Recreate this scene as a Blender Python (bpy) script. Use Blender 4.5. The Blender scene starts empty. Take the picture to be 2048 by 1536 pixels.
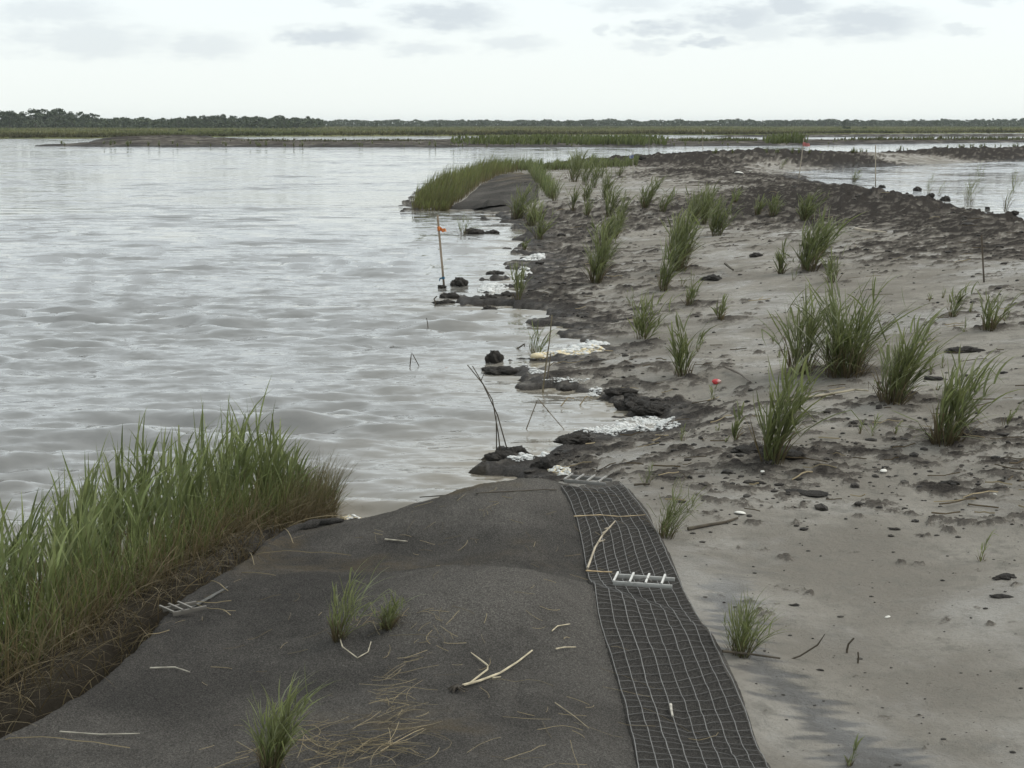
import bpy, math, random
import numpy as np
from mathutils import Vector

random.seed(7)
rng = np.random.default_rng(7)
R = math.radians
S = bpy.context.scene
C = S.collection

# ------------------------------------------------------------------ camera
F = 3200.0                      # focal length in photograph pixels (2048 wide)
CAMZ = 2.6
PITCH = math.atan(520.0 / F)
cam_d = bpy.data.cameras.new('camera')
cam_d.sensor_width = 36.0
cam_d.lens = F / 2048 * 36.0
cam_d.clip_start = 0.1
cam_d.clip_end = 20000
cam = bpy.data.objects.new('camera', cam_d)
cam.location = (0, 0, CAMZ)
cam.rotation_euler = (math.pi / 2 - PITCH, 0, 0)
C.objects.link(cam)
S.camera = cam

# ------------------------------------------------------------------ sky, sun, exposure
SUN_EL, SUN_AZ = R(48), R(82)            # azimuth from +Y towards +X
S.view_settings.view_transform = 'Standard'
S.view_settings.look = 'None'
S.view_settings.exposure = 0.4
S.view_settings.gamma = 1.0
S.cycles.use_denoising = True
S.cycles.max_bounces = 4
S.cycles.diffuse_bounces = 2
S.cycles.glossy_bounces = 2
S.cycles.adaptive_threshold = 0.02
S.cycles.transparent_max_bounces = 4
W = bpy.data.worlds.new('World')
S.world = W
W.use_nodes = True


def build_world():
    nt = W.node_tree
    N, L = nt.nodes, nt.links
    N.clear()
    out = N.new('ShaderNodeOutputWorld')
    bg = N.new('ShaderNodeBackground')
    L.new(bg.outputs[0], out.inputs[0])
    sky = N.new('ShaderNodeTexSky')
    sky.sky_type = 'NISHITA'
    sky.sun_disc = False
    sky.sun_elevation = SUN_EL
    sky.sun_rotation = SUN_AZ
    sky.air_density = 1.0
    sky.dust_density = 2.0
    tc = N.new('ShaderNodeTexCoord')
    sep = N.new('ShaderNodeSeparateXYZ')
    L.new(tc.outputs['Generated'], sep.inputs[0])

    def val(x):
        return x

    def m(op, a, b=None, c=None, clamp=False):
        n = N.new('ShaderNodeMath')
        n.operation = op
        n.use_clamp = clamp
        for i, q in enumerate((a, b, c)):
            if q is None:
                continue
            if isinstance(q, (int, float)):
                n.inputs[i].default_value = q
            else:
                L.new(q, n.inputs[i])
        return n.outputs[0]

    def mixc(f, a, b):
        n = N.new('ShaderNodeMix')
        n.data_type = 'RGBA'
        for sock, q in ((n.inputs['Factor'], f), (n.inputs[6], a), (n.inputs[7], b)):
            if isinstance(q, tuple):
                sock.default_value = (*q, 1)
            elif isinstance(q, (int, float)):
                sock.default_value = q
            else:
                L.new(q, sock)
        return n.outputs[2]

    def sstep(x, a, b):
        n = N.new('ShaderNodeMapRange')
        n.interpolation_type = 'SMOOTHSTEP'
        L.new(x, n.inputs[0])
        n.inputs[1].default_value = a
        n.inputs[2].default_value = b
        return n.outputs[0]
    x, y, z = sep.outputs
    az = m('ARCTAN2', x, y)
    el = m('ARCSINE', z)
    comb = N.new('ShaderNodeCombineXYZ')
    L.new(m('MULTIPLY', az, 26.0), comb.inputs[0])
    L.new(m('MULTIPLY', el, 75.0), comb.inputs[1])
    nz = N.new('ShaderNodeTexNoise')
    nz.inputs['Scale'].default_value = 1.3
    nz.inputs['Detail'].default_value = 6
    nz.inputs['Roughness'].default_value = 0.6
    L.new(comb.outputs[0], nz.inputs['Vector'])
    wob = m('SUBTRACT', nz.outputs['Fac'], 0.5)

    # low cumulus banks near the horizon: (x, y, half width, half height) as seen in the photograph's sky
    strong = [(905, 40, 150, 44), (670, 78, 140, 30), (1310, 63, 100, 20), (1455, 42, 140, 40), (1565, 24, 90, 30), (1695, 58, 185, 46),
              (1410, 91, 70, 16), (2250, 40, 160, 40), (-300, 60, 180, 40)]
    weak = [(430, 100, 125, 40), (1250, 16, 140, 28), (1500, 74, 120, 30), (1030, 92, 105, 26), (840, 103, 110, 22), (1300, 99, 80, 18),
            (1200, 68, 22, 20), (700, 10, 70, 20), (1930, 14, 80, 22), (1885, 75, 65, 16), (130, 40, 200, 36), (210, 92, 260, 50)]
    warp = N.new('ShaderNodeCombineXYZ')
    n3 = N.new('ShaderNodeTexNoise')
    n3.inputs['Scale'].default_value = 3.1
    n3.inputs['Detail'].default_value = 3
    L.new(comb.outputs[0], n3.inputs['Vector'])
    L.new(m('MULTIPLY_ADD', wob, .045, az), warp.inputs[0])
    L.new(m('MULTIPLY_ADD', m('SUBTRACT', n3.outputs['Fac'], .5), .012, el), warp.inputs[1])
    tiers = []
    for lst in (strong, weak):
        acc = None
        for cx, cy, rx, ry in lst:
            mp = N.new('ShaderNodeMapping')
            mp.inputs['Scale'].default_value = (F / rx, F / ry, 1)
            mp.inputs['Location'].default_value = (-(cx - 1024) / rx, -(248 - cy) / ry, 0)
            L.new(warp.outputs[0], mp.inputs['Vector'])
            gr = N.new('ShaderNodeTexGradient')
            gr.gradient_type = 'SPHERICAL'
            L.new(mp.outputs[0], gr.inputs['Vector'])
            acc = gr.outputs['Fac'] if acc is None else m('MAXIMUM', acc, gr.outputs['Fac'])
        tiers.append(sstep(m('MULTIPLY', acc, m('MULTIPLY_ADD', wob, 2.4, 1.0)), 0.0, 0.78))
    total = m('MAXIMUM', m('MULTIPLY', tiers[0], .9), m('MULTIPLY', tiers[1], .5))
    # broken thin cloud over the rest of the sky
    zz = m('ADD', m('MAXIMUM', z, 0.0), 0.09)
    c2 = N.new('ShaderNodeCombineXYZ')
    L.new(m('DIVIDE', x, zz), c2.inputs[0])
    L.new(m('DIVIDE', y, zz), c2.inputs[1])
    n2 = N.new('ShaderNodeTexNoise')
    n2.inputs['Scale'].default_value = 0.8
    n2.inputs['Detail'].default_value = 7
    n2.inputs['Roughness'].default_value = 0.55
    L.new(c2.outputs[0], n2.inputs['Vector'])
    gen = m('MULTIPLY', sstep(n2.outputs['Fac'], 0.46, 0.7), m('MULTIPLY', sstep(z, 0.05, 0.16), 0.45))
    total = m('MAXIMUM', total, gen)
    veil = mixc(sstep(z, 0.0, 0.12), (0.745, 0.785, 0.76), (0.735, 0.795, 0.815))
    cl = mixc(total, veil, (0.525, 0.575, 0.615))
    skyc = N.new('ShaderNodeVectorMath')
    skyc.operation = 'SCALE'
    L.new(sky.outputs[0], skyc.inputs[0])
    skyc.inputs['Scale'].default_value = 0.12
    # a white overcast veil lets a little of the clear sky through
    fin = mixc(0.93, skyc.outputs[0], cl)
    L.new(fin, bg.inputs[0])
    bg.inputs[1].default_value = 1.0


build_world()
sun_d = bpy.data.lights.new('sun', 'SUN')
sun_d.energy = 1.5
sun_d.angle = R(35)
sun_d.color = (1.0, 0.96, 0.9)
sun = bpy.data.objects.new('sun', sun_d)
sd = Vector((math.sin(SUN_AZ) * math.cos(SUN_EL), math.cos(SUN_AZ) * math.cos(SUN_EL), math.sin(SUN_EL)))
sun.rotation_euler = sd.to_track_quat('Z', 'Y').to_euler()
sun.location = (0, 0, 60)
C.objects.link(sun)

# ------------------------------------------------------------------ helpers: tagging and meshes


def tag(o, label=None, cat=None, group=None, kind=None):
    if label:
        o['label'] = label
    if cat:
        o['category'] = cat
    if group:
        o['group'] = group
    if kind:
        o['kind'] = kind
    return o


def empty(name, loc=(0, 0, 0), rz=0.0):
    o = bpy.data.objects.new(name, None)
    o.empty_display_size = 0.1
    o.location = loc
    o.rotation_euler = (0, 0, rz)
    C.objects.link(o)
    return o


def mesh_data(name, V, Fq, mat=None, smooth=False, attrs=None, col=None):
    """V (n,3) float array, Fq (m,3|4) int array or list of such arrays; fast path via foreach_set."""
    me = bpy.data.meshes.new(name)
    V = np.asarray(V, np.float32)
    arrs = Fq if isinstance(Fq, list) else [Fq]
    arrs = [np.asarray(a, np.int32) for a in arrs if len(a)]
    me.vertices.add(len(V))
    me.vertices.foreach_set('co', V.ravel())
    nl = sum(a.size for a in arrs)
    nf = sum(len(a) for a in arrs)
    me.loops.add(nl)
    me.polygons.add(nf)
    me.loops.foreach_set('vertex_index', np.concatenate([a.ravel() for a in arrs]))
    tot = np.concatenate([np.full(len(a), a.shape[1], np.int32) for a in arrs])
    st = np.concatenate([[0], np.cumsum(tot)[:-1]]).astype(np.int32)
    me.polygons.foreach_set('loop_start', st)
    me.polygons.foreach_set('loop_total', tot)
    me.polygons.foreach_set('use_smooth', np.full(nf, smooth, bool))
    me.update(calc_edges=True)
    for k, a in (attrs or {}).items():
        at = me.attributes.new(k, 'FLOAT', 'POINT')
        at.data.foreach_set('value', np.asarray(a, np.float32))
    if col is not None:
        at = me.attributes.new('tint', 'FLOAT_COLOR', 'POINT')
        c4 = np.ones((len(V), 4), np.float32)
        c4[:, :3] = col
        at.data.foreach_set('color', c4.ravel())
    if mat is not None:
        me.materials.append(mat)
    return me


def obj(name, me, parent=None, loc=None):
    o = bpy.data.objects.new(name, me)
    C.objects.link(o)
    if parent is not None:
        o.parent = parent
    if loc is not None:
        o.location = loc
    return o


class MB:
    """Collects vertices, faces and tints of one mesh."""

    def __init__(self):
        self.V, self.Q, self.T, self.K, self.n = [], [], [], [], 0

    def add(self, V, Q=None, T=None, col=(1, 1, 1)):
        V = np.asarray(V, float)
        if Q is not None and len(Q):
            self.Q.append(np.asarray(Q, int) + self.n)
        if T is not None and len(T):
            self.T.append(np.asarray(T, int) + self.n)
        k = np.asarray(col, float)
        self.K.append(np.broadcast_to(k, (len(V), 3)))
        self.V.append(V)
        self.n += len(V)
        return self

    def box(self, a, b, col=(1, 1, 1), bev=0.0):
        a, b = np.asarray(a, float), np.asarray(b, float)
        V = np.array([[x, y, z] for x in (a[0], b[0]) for y in (a[1], b[1]) for z in (a[2], b[2])])
        Q = [[0, 1, 3, 2], [4, 6, 7, 5], [0, 4, 5, 1], [2, 3, 7, 6], [0, 2, 6, 4], [1, 5, 7, 3]]
        return self.add(V, Q, None, col)

    def tube(self, P, r, sides=5, col=(1, 1, 1), cap=True):
        P = np.asarray(P, float)
        n = len(P)
        r = np.broadcast_to(np.asarray(r, float), (n,))
        T = np.gradient(P, axis=0)
        T /= np.linalg.norm(T, axis=1)[:, None] + 1e-9
        ref = np.array([0.0, 0, 1]) if abs(T[:, 2]).mean() < 0.8 else np.array([1.0, 0, 0])
        A = np.cross(T, ref)
        A /= np.linalg.norm(A, axis=1)[:, None] + 1e-9
        B = np.cross(T, A)
        an = np.arange(sides) / sides * 2 * np.pi + 0.3
        V = P[:, None, :] + r[:, None, None] * (np.cos(an)[None, :, None] * A[:, None, :] + np.sin(an)[None, :, None] * B[:, None, :])
        V = V.reshape(-1, 3)
        i = np.arange(n - 1)[:, None] * sides
        j = np.arange(sides)[None, :]
        j2 = (j + 1) % sides
        Q = np.stack([i + j, i + j2, i + sides + j2, i + sides + j], -1).reshape(-1, 4)
        k = np.asarray(col, float)
        if k.ndim == 2:
            k = np.repeat(k, sides, axis=0)
        Tr = []
        if cap:
            Tr = [[0, q + 1, q] for q in range(1, sides - 1)]
            b0 = (n - 1) * sides
            Tr += [[b0, b0 + q, b0 + q + 1] for q in range(1, sides - 1)]
        return self.add(V, Q, Tr, k)

    def data(self, name, mat, smooth=False):
        return mesh_data(name, np.concatenate(self.V), [np.concatenate(x) for x in (self.Q, self.T) if x], mat, smooth,
                         col=np.concatenate(self.K))

    def build(self, name, mat, parent=None, smooth=False):
        return obj(name, self.data(name, mat, smooth), parent)


# ------------------------------------------------------------------ numpy noise
_perm = rng.permutation(512).astype(np.int64) % 256
_perm = np.concatenate([_perm, _perm])
_ga = rng.uniform(0, 2 * np.pi, 256)
_gx, _gy = np.cos(_ga), np.sin(_ga)


def pn(x, y, seed=0):
    x = np.asarray(x, float) + seed * 17.31
    y = np.asarray(y, float) - seed * 9.77
    xi, yi = np.floor(x).astype(np.int64), np.floor(y).astype(np.int64)
    xf, yf = x - xi, y - yi
    u, v = xf * xf * xf * (xf * (xf * 6 - 15) + 10), yf * yf * yf * (yf * (yf * 6 - 15) + 10)

    def g(ix, iy, dx, dy):
        h = _perm[(_perm[ix & 255] + iy) & 511] & 255
        return _gx[h] * dx + _gy[h] * dy
    a = g(xi, yi, xf, yf)
    b = g(xi + 1, yi, xf - 1, yf)
    c = g(xi, yi + 1, xf, yf - 1)
    d = g(xi + 1, yi + 1, xf - 1, yf - 1)
    return 1.4 * (a + u * (b - a) + v * (c - a) + u * v * (a - b - c + d))


def fbm(x, y, octv=4, seed=0, gain=0.5):
    t, amp, tot = 0.0, 1.0, 0.0
    for i in range(octv):
        t = t + amp * pn(x * 2.03 ** i, y * 2.03 ** i, seed + i * 3)
        tot += amp
        amp *= gain
    return t / tot * 1.5


def sm(x, a, b):
    t = np.clip((np.asarray(x, float) - a) / (b - a), 0, 1)
    return t * t * (3 - 2 * t)


# ------------------------------------------------------------------ projection (photograph pixel -> place on the ground)
cp, sp = math.cos(PITCH), math.sin(PITCH)


def ray(px, py):
    cx, cy = (np.asarray(px, float) - 1024) / F, (768 - np.asarray(py, float)) / F
    return np.stack([cx, cp + cy * sp, -sp + cy * cp], -1)


def at_z(px, py, z=0.0):
    d = ray(px, py)
    t = (z - CAMZ) / d[..., 2]
    return np.array([0, 0, CAMZ]) + d * np.asarray(t)[..., None]


def at_depth(px, py, Y):
    d = ray(px, py)
    t = Y / d[..., 1]
    return np.array([0, 0, CAMZ]) + d * np.asarray(t)[..., None]


# ------------------------------------------------------------------ materials
def nodes(name):
    mt = bpy.data.materials.new(name)
    mt.use_nodes = True
    nt = mt.node_tree
    return mt, nt.nodes, nt.links, nt.nodes['Principled BSDF']


def setin(L, sock, v):
    if isinstance(v, (tuple, list)):
        sock.default_value = (*v, 1) if len(v) == 3 else v
    elif isinstance(v, (int, float)):
        sock.default_value = v
    else:
        L.new(v, sock)


def nmix(N, L, f, a, b, mode='MIX'):
    n = N.new('ShaderNodeMix')
    n.data_type = 'RGBA'
    n.blend_type = mode
    setin(L, n.inputs['Factor'], f)
    setin(L, n.inputs[6], a)
    setin(L, n.inputs[7], b)
    return n.outputs[2]


def nnoise(N, L, scale, detail=4, rough=0.55, vec=None, dist=0.0):
    n = N.new('ShaderNodeTexNoise')
    n.inputs['Scale'].default_value = scale
    n.inputs['Detail'].default_value = detail
    n.inputs['Roughness'].default_value = rough
    n.inputs['Distortion'].default_value = dist
    if vec is not None:
        L.new(vec, n.inputs['Vector'])
    return n.outputs['Fac']


def nramp(N, L, x, a, b, lo=0.0, hi=1.0):
    n = N.new('ShaderNodeMapRange')
    n.interpolation_type = 'SMOOTHSTEP'
    L.new(x, n.inputs[0])
    n.inputs[1].default_value = a
    n.inputs[2].default_value = b
    n.inputs[3].default_value = lo
    n.inputs[4].default_value = hi
    return n.outputs[0]


def nmath(N, L, op, a, b, clamp=False):
    n = N.new('ShaderNodeMath')
    n.operation = op
    n.use_clamp = clamp
    setin(L, n.inputs[0], a)
    setin(L, n.inputs[1], b)
    return n.outputs[0]


def nattr(N, name, out='Fac'):
    n = N.new('ShaderNodeAttribute')
    n.attribute_name = name
    return n.outputs[out]


def nbump(N, L, h, dist, strength=1.0, normal=None):
    n = N.new('ShaderNodeBump')
    n.inputs['Distance'].default_value = dist
    n.inputs['Strength'].default_value = strength
    L.new(h, n.inputs['Height'])
    if normal is not None:
        L.new(normal, n.inputs['Normal'])
    return n.outputs[0]


def objvec(N, L, scale=(1, 1, 1)):
    tc = N.new('ShaderNodeTexCoord')
    mp = N.new('ShaderNodeMapping')
    mp.inputs['Scale'].default_value = scale
    L.new(tc.outputs['Object'], mp.inputs['Vector'])
    return mp.outputs[0]


def mat_mud():
    mt, N, L, b = nodes('silt_and_mud')
    v = objvec(N, L)
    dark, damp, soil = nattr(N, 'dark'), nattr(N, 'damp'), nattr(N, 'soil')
    big = nnoise(N, L, 0.9, 5, .6, v)
    mid = nnoise(N, L, 6.0, 5, .65, v)
    fine = nnoise(N, L, 55.0, 4, .7, v)
    silt = nmix(N, L, nramp(N, L, big, .35, .68), (.200, .183, .156), (.290, .270, .234))
    silt = nmix(N, L, nramp(N, L, mid, .48, .72), silt, (.185, .173, .149))
    silt = nmix(N, L, nramp(N, L, nnoise(N, L, 2.6, 6, .7, v, .8), .55, .75, 0, .7), silt, (.165, .155, .135))
    silt = nmix(N, L, nramp(N, L, fine, .58, .75, 0, .5), silt, (.13, .118, .10))
    lum = nnoise(N, L, 13.0, 5, .7, v, .5)
    wig = nmath(N, L, 'ADD', nmath(N, L, 'MULTIPLY', nmath(N, L, 'SUBTRACT', fine, .5), .8), nmath(N, L, 'MULTIPLY', nmath(N, L, 'SUBTRACT', lum, .5), 1.0))
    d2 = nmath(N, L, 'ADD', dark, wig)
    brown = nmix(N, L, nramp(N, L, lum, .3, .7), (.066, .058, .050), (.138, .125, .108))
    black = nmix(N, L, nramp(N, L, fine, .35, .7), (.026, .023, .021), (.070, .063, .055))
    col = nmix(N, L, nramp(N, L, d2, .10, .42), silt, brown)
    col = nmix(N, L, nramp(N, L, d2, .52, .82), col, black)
    col = nmix(N, L, nmath(N, L, 'MULTIPLY', damp, .88), col, (.068, .065, .061))
    col = nmix(N, L, soil, col, (.038, .033, .026))
    L.new(col, b.inputs['Base Color'])
    rg = nramp(N, L, nmath(N, L, 'ADD', mid, nmath(N, L, 'MULTIPLY', damp, -.3)), .2, .75, .6, .95)
    film = nmath(N, L, 'MULTIPLY', nramp(N, L, nnoise(N, L, .7, 5, .65, v, .6), .46, .62), nramp(N, L, dark, .25, .05))
    L.new(nmath(N, L, 'SUBTRACT', rg, nmath(N, L, 'MULTIPLY', film, .30)), b.inputs['Roughness'])
    L.new(nmath(N, L, 'ADD', nmath(N, L, 'MULTIPLY', damp, .25), nmath(N, L, 'MULTIPLY', film, .28)), b.inputs['Specular IOR Level'])
    n1 = nbump(N, L, nnoise(N, L, 22.0, 6, .75, v), .05, .7)
    L.new(n1, b.inputs['Normal'])
    return mt


def mat_mat(name='woven_geotextile', dirt=1.0):
    mt, N, L, b = nodes(name)
    v = objvec(N, L)
    fine = nnoise(N, L, 150.0, 4, .7, v, .6)
    mid = nnoise(N, L, 9.0, 5, .7, v)
    big = nnoise(N, L, 1.3, 4, .6, v)
    blk = nmix(N, L, nramp(N, L, fine, .38, .66), (.045, .043, .040), (.098, .092, .084))
    dst_lit = nmix(N, L, nramp(N, L, fine, .4, .66), (.092, .086, .078), (.200, .186, .166))
    dus_shade = nattr(N, 'dust_shade')  # dried silt plus painted shading of the humps and dips
    col = nmix(N, L, nmath(N, L, 'MULTIPLY', nramp(N, L, nmath(N, L, 'ADD', nmath(N, L, 'MULTIPLY', big, .35), nmath(N, L, 'ADD', nmath(N, L, 'MULTIPLY', mid, .4), dus_shade)), .40, 1.25), dirt), blk, dst_lit)
    brn = nattr(N, 'moss')
    col = nmix(N, L, nmath(N, L, 'MULTIPLY', brn, nramp(N, L, mid, .3, .65)), col, (.135, .105, .062))
    L.new(col, b.inputs['Base Color'])
    b.inputs['Roughness'].default_value = .95
    b.inputs['Specular IOR Level'].default_value = .0
    n1 = nbump(N, L, fine, .02, .9)
    n2 = nbump(N, L, mid, .03, .35, n1)
    L.new(n2, b.inputs['Normal'])
    return mt


def mat_water():
    mt, N, L, b = nodes('turbid_water')
    lost = nattr(N, 'lost')
    near = nattr(N, 'shallow')
    big = nnoise(N, L, .05, 3, .5, objvec(N, L))
    col = nmix(N, L, big, (.180, .180, .173), (.208, .207, .198))
    col = nmix(N, L, near, col, (.22, .195, .152))
    L.new(col, b.inputs['Base Color'])
    b.inputs['Roughness'].default_value = .06
    b.inputs['IOR'].default_value = 1.333
    geo = N.new('ShaderNodeNewGeometry')

    def chop(scale, vec, amount, detail=4, rough=.6):
        n = N.new('ShaderNodeTexNoise')
        n.inputs['Scale'].default_value = scale
        n.inputs['Detail'].default_value = detail
        n.inputs['Roughness'].default_value = rough
        n.inputs['Distortion'].default_value = .4
        L.new(objvec(N, L, vec), n.inputs['Vector'])
        sub = N.new('ShaderNodeVectorMath')
        sub.operation = 'SUBTRACT'
        L.new(n.outputs['Color'], sub.inputs[0])
        sub.inputs[1].default_value = (.5, .5, .5)
        mul = N.new('ShaderNodeVectorMath')
        mul.operation = 'MULTIPLY'
        L.new(sub.outputs[0], mul.inputs[0])
        mul.inputs[1].default_value = (.6, 1.0, 0)
        sc = N.new('ShaderNodeVectorMath')
        sc.operation = 'SCALE'
        L.new(mul.outputs[0], sc.inputs[0])
        setin(L, sc.inputs['Scale'], amount)
        return sc.outputs[0]

    def vadd(a, b_):
        n = N.new('ShaderNodeVectorMath')
        n.operation = 'ADD'
        L.new(a, n.inputs[0])
        L.new(b_, n.inputs[1])
        return n.outputs[0]
    nn_ = vadd(geo.outputs['Normal'], chop(5.5, (1.0, 2.4, 1), nramp(N, L, lost, .2, .7, .65, .4)))
    nn_ = vadd(nn_, chop(2.3, (.75, 2.0, 1), nramp(N, L, lost, .3, .8, .75, .3), 3, .65))
    nn_ = vadd(nn_, chop(1.1, (.8, 1.6, 1), nmath(N, L, 'ADD', nmath(N, L, 'MULTIPLY', lost, 1.0), .22)))
    nn_ = vadd(nn_, chop(.22, (.8, .9, 1), nmath(N, L, 'MULTIPLY', lost, 1.0)))
    nv = N.new('ShaderNodeVectorMath')
    nv.operation = 'NORMALIZE'
    L.new(nn_, nv.inputs[0])
    L.new(nv.outputs[0], b.inputs['Normal'])
    return mt


def mat_leaf(name='blade_tissue', trans=.35, rough=.5):
    mt, N, L, b = nodes(name)
    col = nattr(N, 'tint', 'Color')
    nz = nnoise(N, L, 14.0, 3, .6, objvec(N, L))
    c2 = nmix(N, L, nramp(N, L, nz, .3, .7, 0, .35), col, (.09, .085, .04), 'MIX')
    L.new(c2, b.inputs['Base Color'])
    b.inputs['Roughness'].default_value = rough
    b.inputs['Specular IOR Level'].default_value = .3
    tr = N.new('ShaderNodeBsdfTranslucent')
    L.new(c2, tr.inputs[0])
    mx = N.new('ShaderNodeMixShader')
    mx.inputs[0].default_value = trans
    out = N['Material Output'] if 'Material Output' in N else [n for n in N if n.type == 'OUTPUT_MATERIAL'][0]
    L.new(b.outputs[0], mx.inputs[1])
    L.new(tr.outputs[0], mx.inputs[2])
    L.new(mx.outputs[0], out.inputs[0])
    return mt


def mat_tint(name, rough=.7, spec=.3, scale=60.0, amt=.35, bump=.002, dirt=(.08, .07, .055)):
    mt, N, L, b = nodes(name)
    col = nattr(N, 'tint', 'Color')
    nz = nnoise(N, L, scale, 4, .65, objvec(N, L))
    c2 = nmix(N, L, nramp(N, L, nz, .42, .75, 0, amt), col, dirt)
    L.new(c2, b.inputs['Base Color'])
    b.inputs['Roughness'].default_value = rough
    b.inputs['Specular IOR Level'].default_value = spec
    L.new(nbump(N, L, nz, bump, .8), b.inputs['Normal'])
    return mt


def mat_clod():
    mt, N, L, b = nodes('wet_clod_mud')
    v = objvec(N, L)
    a = nnoise(N, L, 9.0, 6, .7, v)
    f = nnoise(N, L, 45.0, 4, .7, v)
    col = nmix(N, L, nramp(N, L, a, .35, .7), (.030, .027, .024), (.105, .095, .083))
    col = nmix(N, L, nramp(N, L, f, .5, .8, 0, .5), col, (.11, .10, .088))
    L.new(col, b.inputs['Base Color'])
    L.new(nramp(N, L, a, .3, .7, .45, .85), b.inputs['Roughness'])
    b.inputs['Specular IOR Level'].default_value = .1
    L.new(nbump(N, L, f, .02, .8, nbump(N, L, a, .06, .7)), b.inputs['Normal'])
    return mt


def mat_foam():
    mt, N, L, b = nodes('spume')
    col = nattr(N, 'tint', 'Color')
    L.new(nmix(N, L, nramp(N, L, nnoise(N, L, 20, 4, .6, objvec(N, L)), .5, .8, 0, .4), col, (.62, .56, .45)), b.inputs['Base Color'])
    b.inputs['Roughness'].default_value = .6
    b.inputs['Subsurface Weight'].default_value = .15
    b.inputs['Subsurface Radius'].default_value = (.02, .02, .02)
    L.new(nbump(N, L, nnoise(N, L, 60, 3, .6, objvec(N, L)), .01, .8), b.inputs['Normal'])
    return mt


M_MUD = mat_mud()
M_MAT = mat_mat()
M_UNDER = mat_mat('black_underlay_felt', .15)
M_WATER = mat_water()
M_LEAF = mat_leaf(trans=.42)
M_STRAW = mat_tint('dry_straw', .75, .2, 40.0, .3)
M_PLASTIC = mat_tint('weathered_white_plastic', .5, .4, 30.0, .25)
M_GRID = mat_tint('dusty_polymer_strand', .7, .3, 35.0, .55, .001, (.05, .048, .044))
M_WOOD = mat_tint('survey_stake_wood', .8, .2, 25.0, .45)
M_TAPE = mat_leaf('flagging_tape', .3, .45)
M_CLOD = mat_clod()
M_FOAM = mat_foam()
M_TREE = mat_leaf('tree_leaf', .2, .7)
M_BARK = mat_tint('bark', .9, .1, 8.0, .4)
M_SHELL = mat_tint('shell', .5, .4, 30.0, .2)

# ------------------------------------------------------------------ the berm: outline, height, clods
LAND_PX = [(-900, 2100), (-900, 1500), (-200, 1330), (0, 1235), (150, 1155), (300, 1095), (450, 1050), (560, 1030), (650, 1032),
           (700, 1072), (800, 1064), (900, 1042), (1000, 1002), (1018, 957), (975, 942), (970, 920), (1005, 903), (1055, 905),
           (1080, 918), (1095, 893), (1160, 873), (1215, 882), (1290, 866), (1340, 849), (1325, 838), (1250, 833), (1222, 815),
           (1205, 792), (1130, 785), (1070, 772), (1062, 740), (1078, 722), (1180, 712), (1215, 692), (1185, 678), (1125, 668),
           (1108, 650), (1090, 622), (1020, 618), (962, 612), (952, 598), (1000, 588), (1035, 572), (1020, 560), (1045, 543),
           (1065, 522), (1045, 503), (1030, 493), (1058, 472), (1035, 452), (1000, 440), (985, 428), (945, 421), (885, 420),
           (822, 422), (830, 400), (862, 372), (905, 352), (960, 338), (1010, 333), (1100, 331), (1180, 328), (1265, 325),
           (1330, 320), (1420, 317), (1560, 316), (1700, 315), (1850, 308), (2048, 302), (2400, 295), (3200, 290),
           (3200, 300), (2400, 309), (2048, 322), (1850, 330), (1700, 336), (1580, 345), (1610, 362), (1751, 386), (1900, 418),
           (2048, 470), (2300, 560), (2700, 650), (3600, 800), (3600, 2100)]
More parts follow.
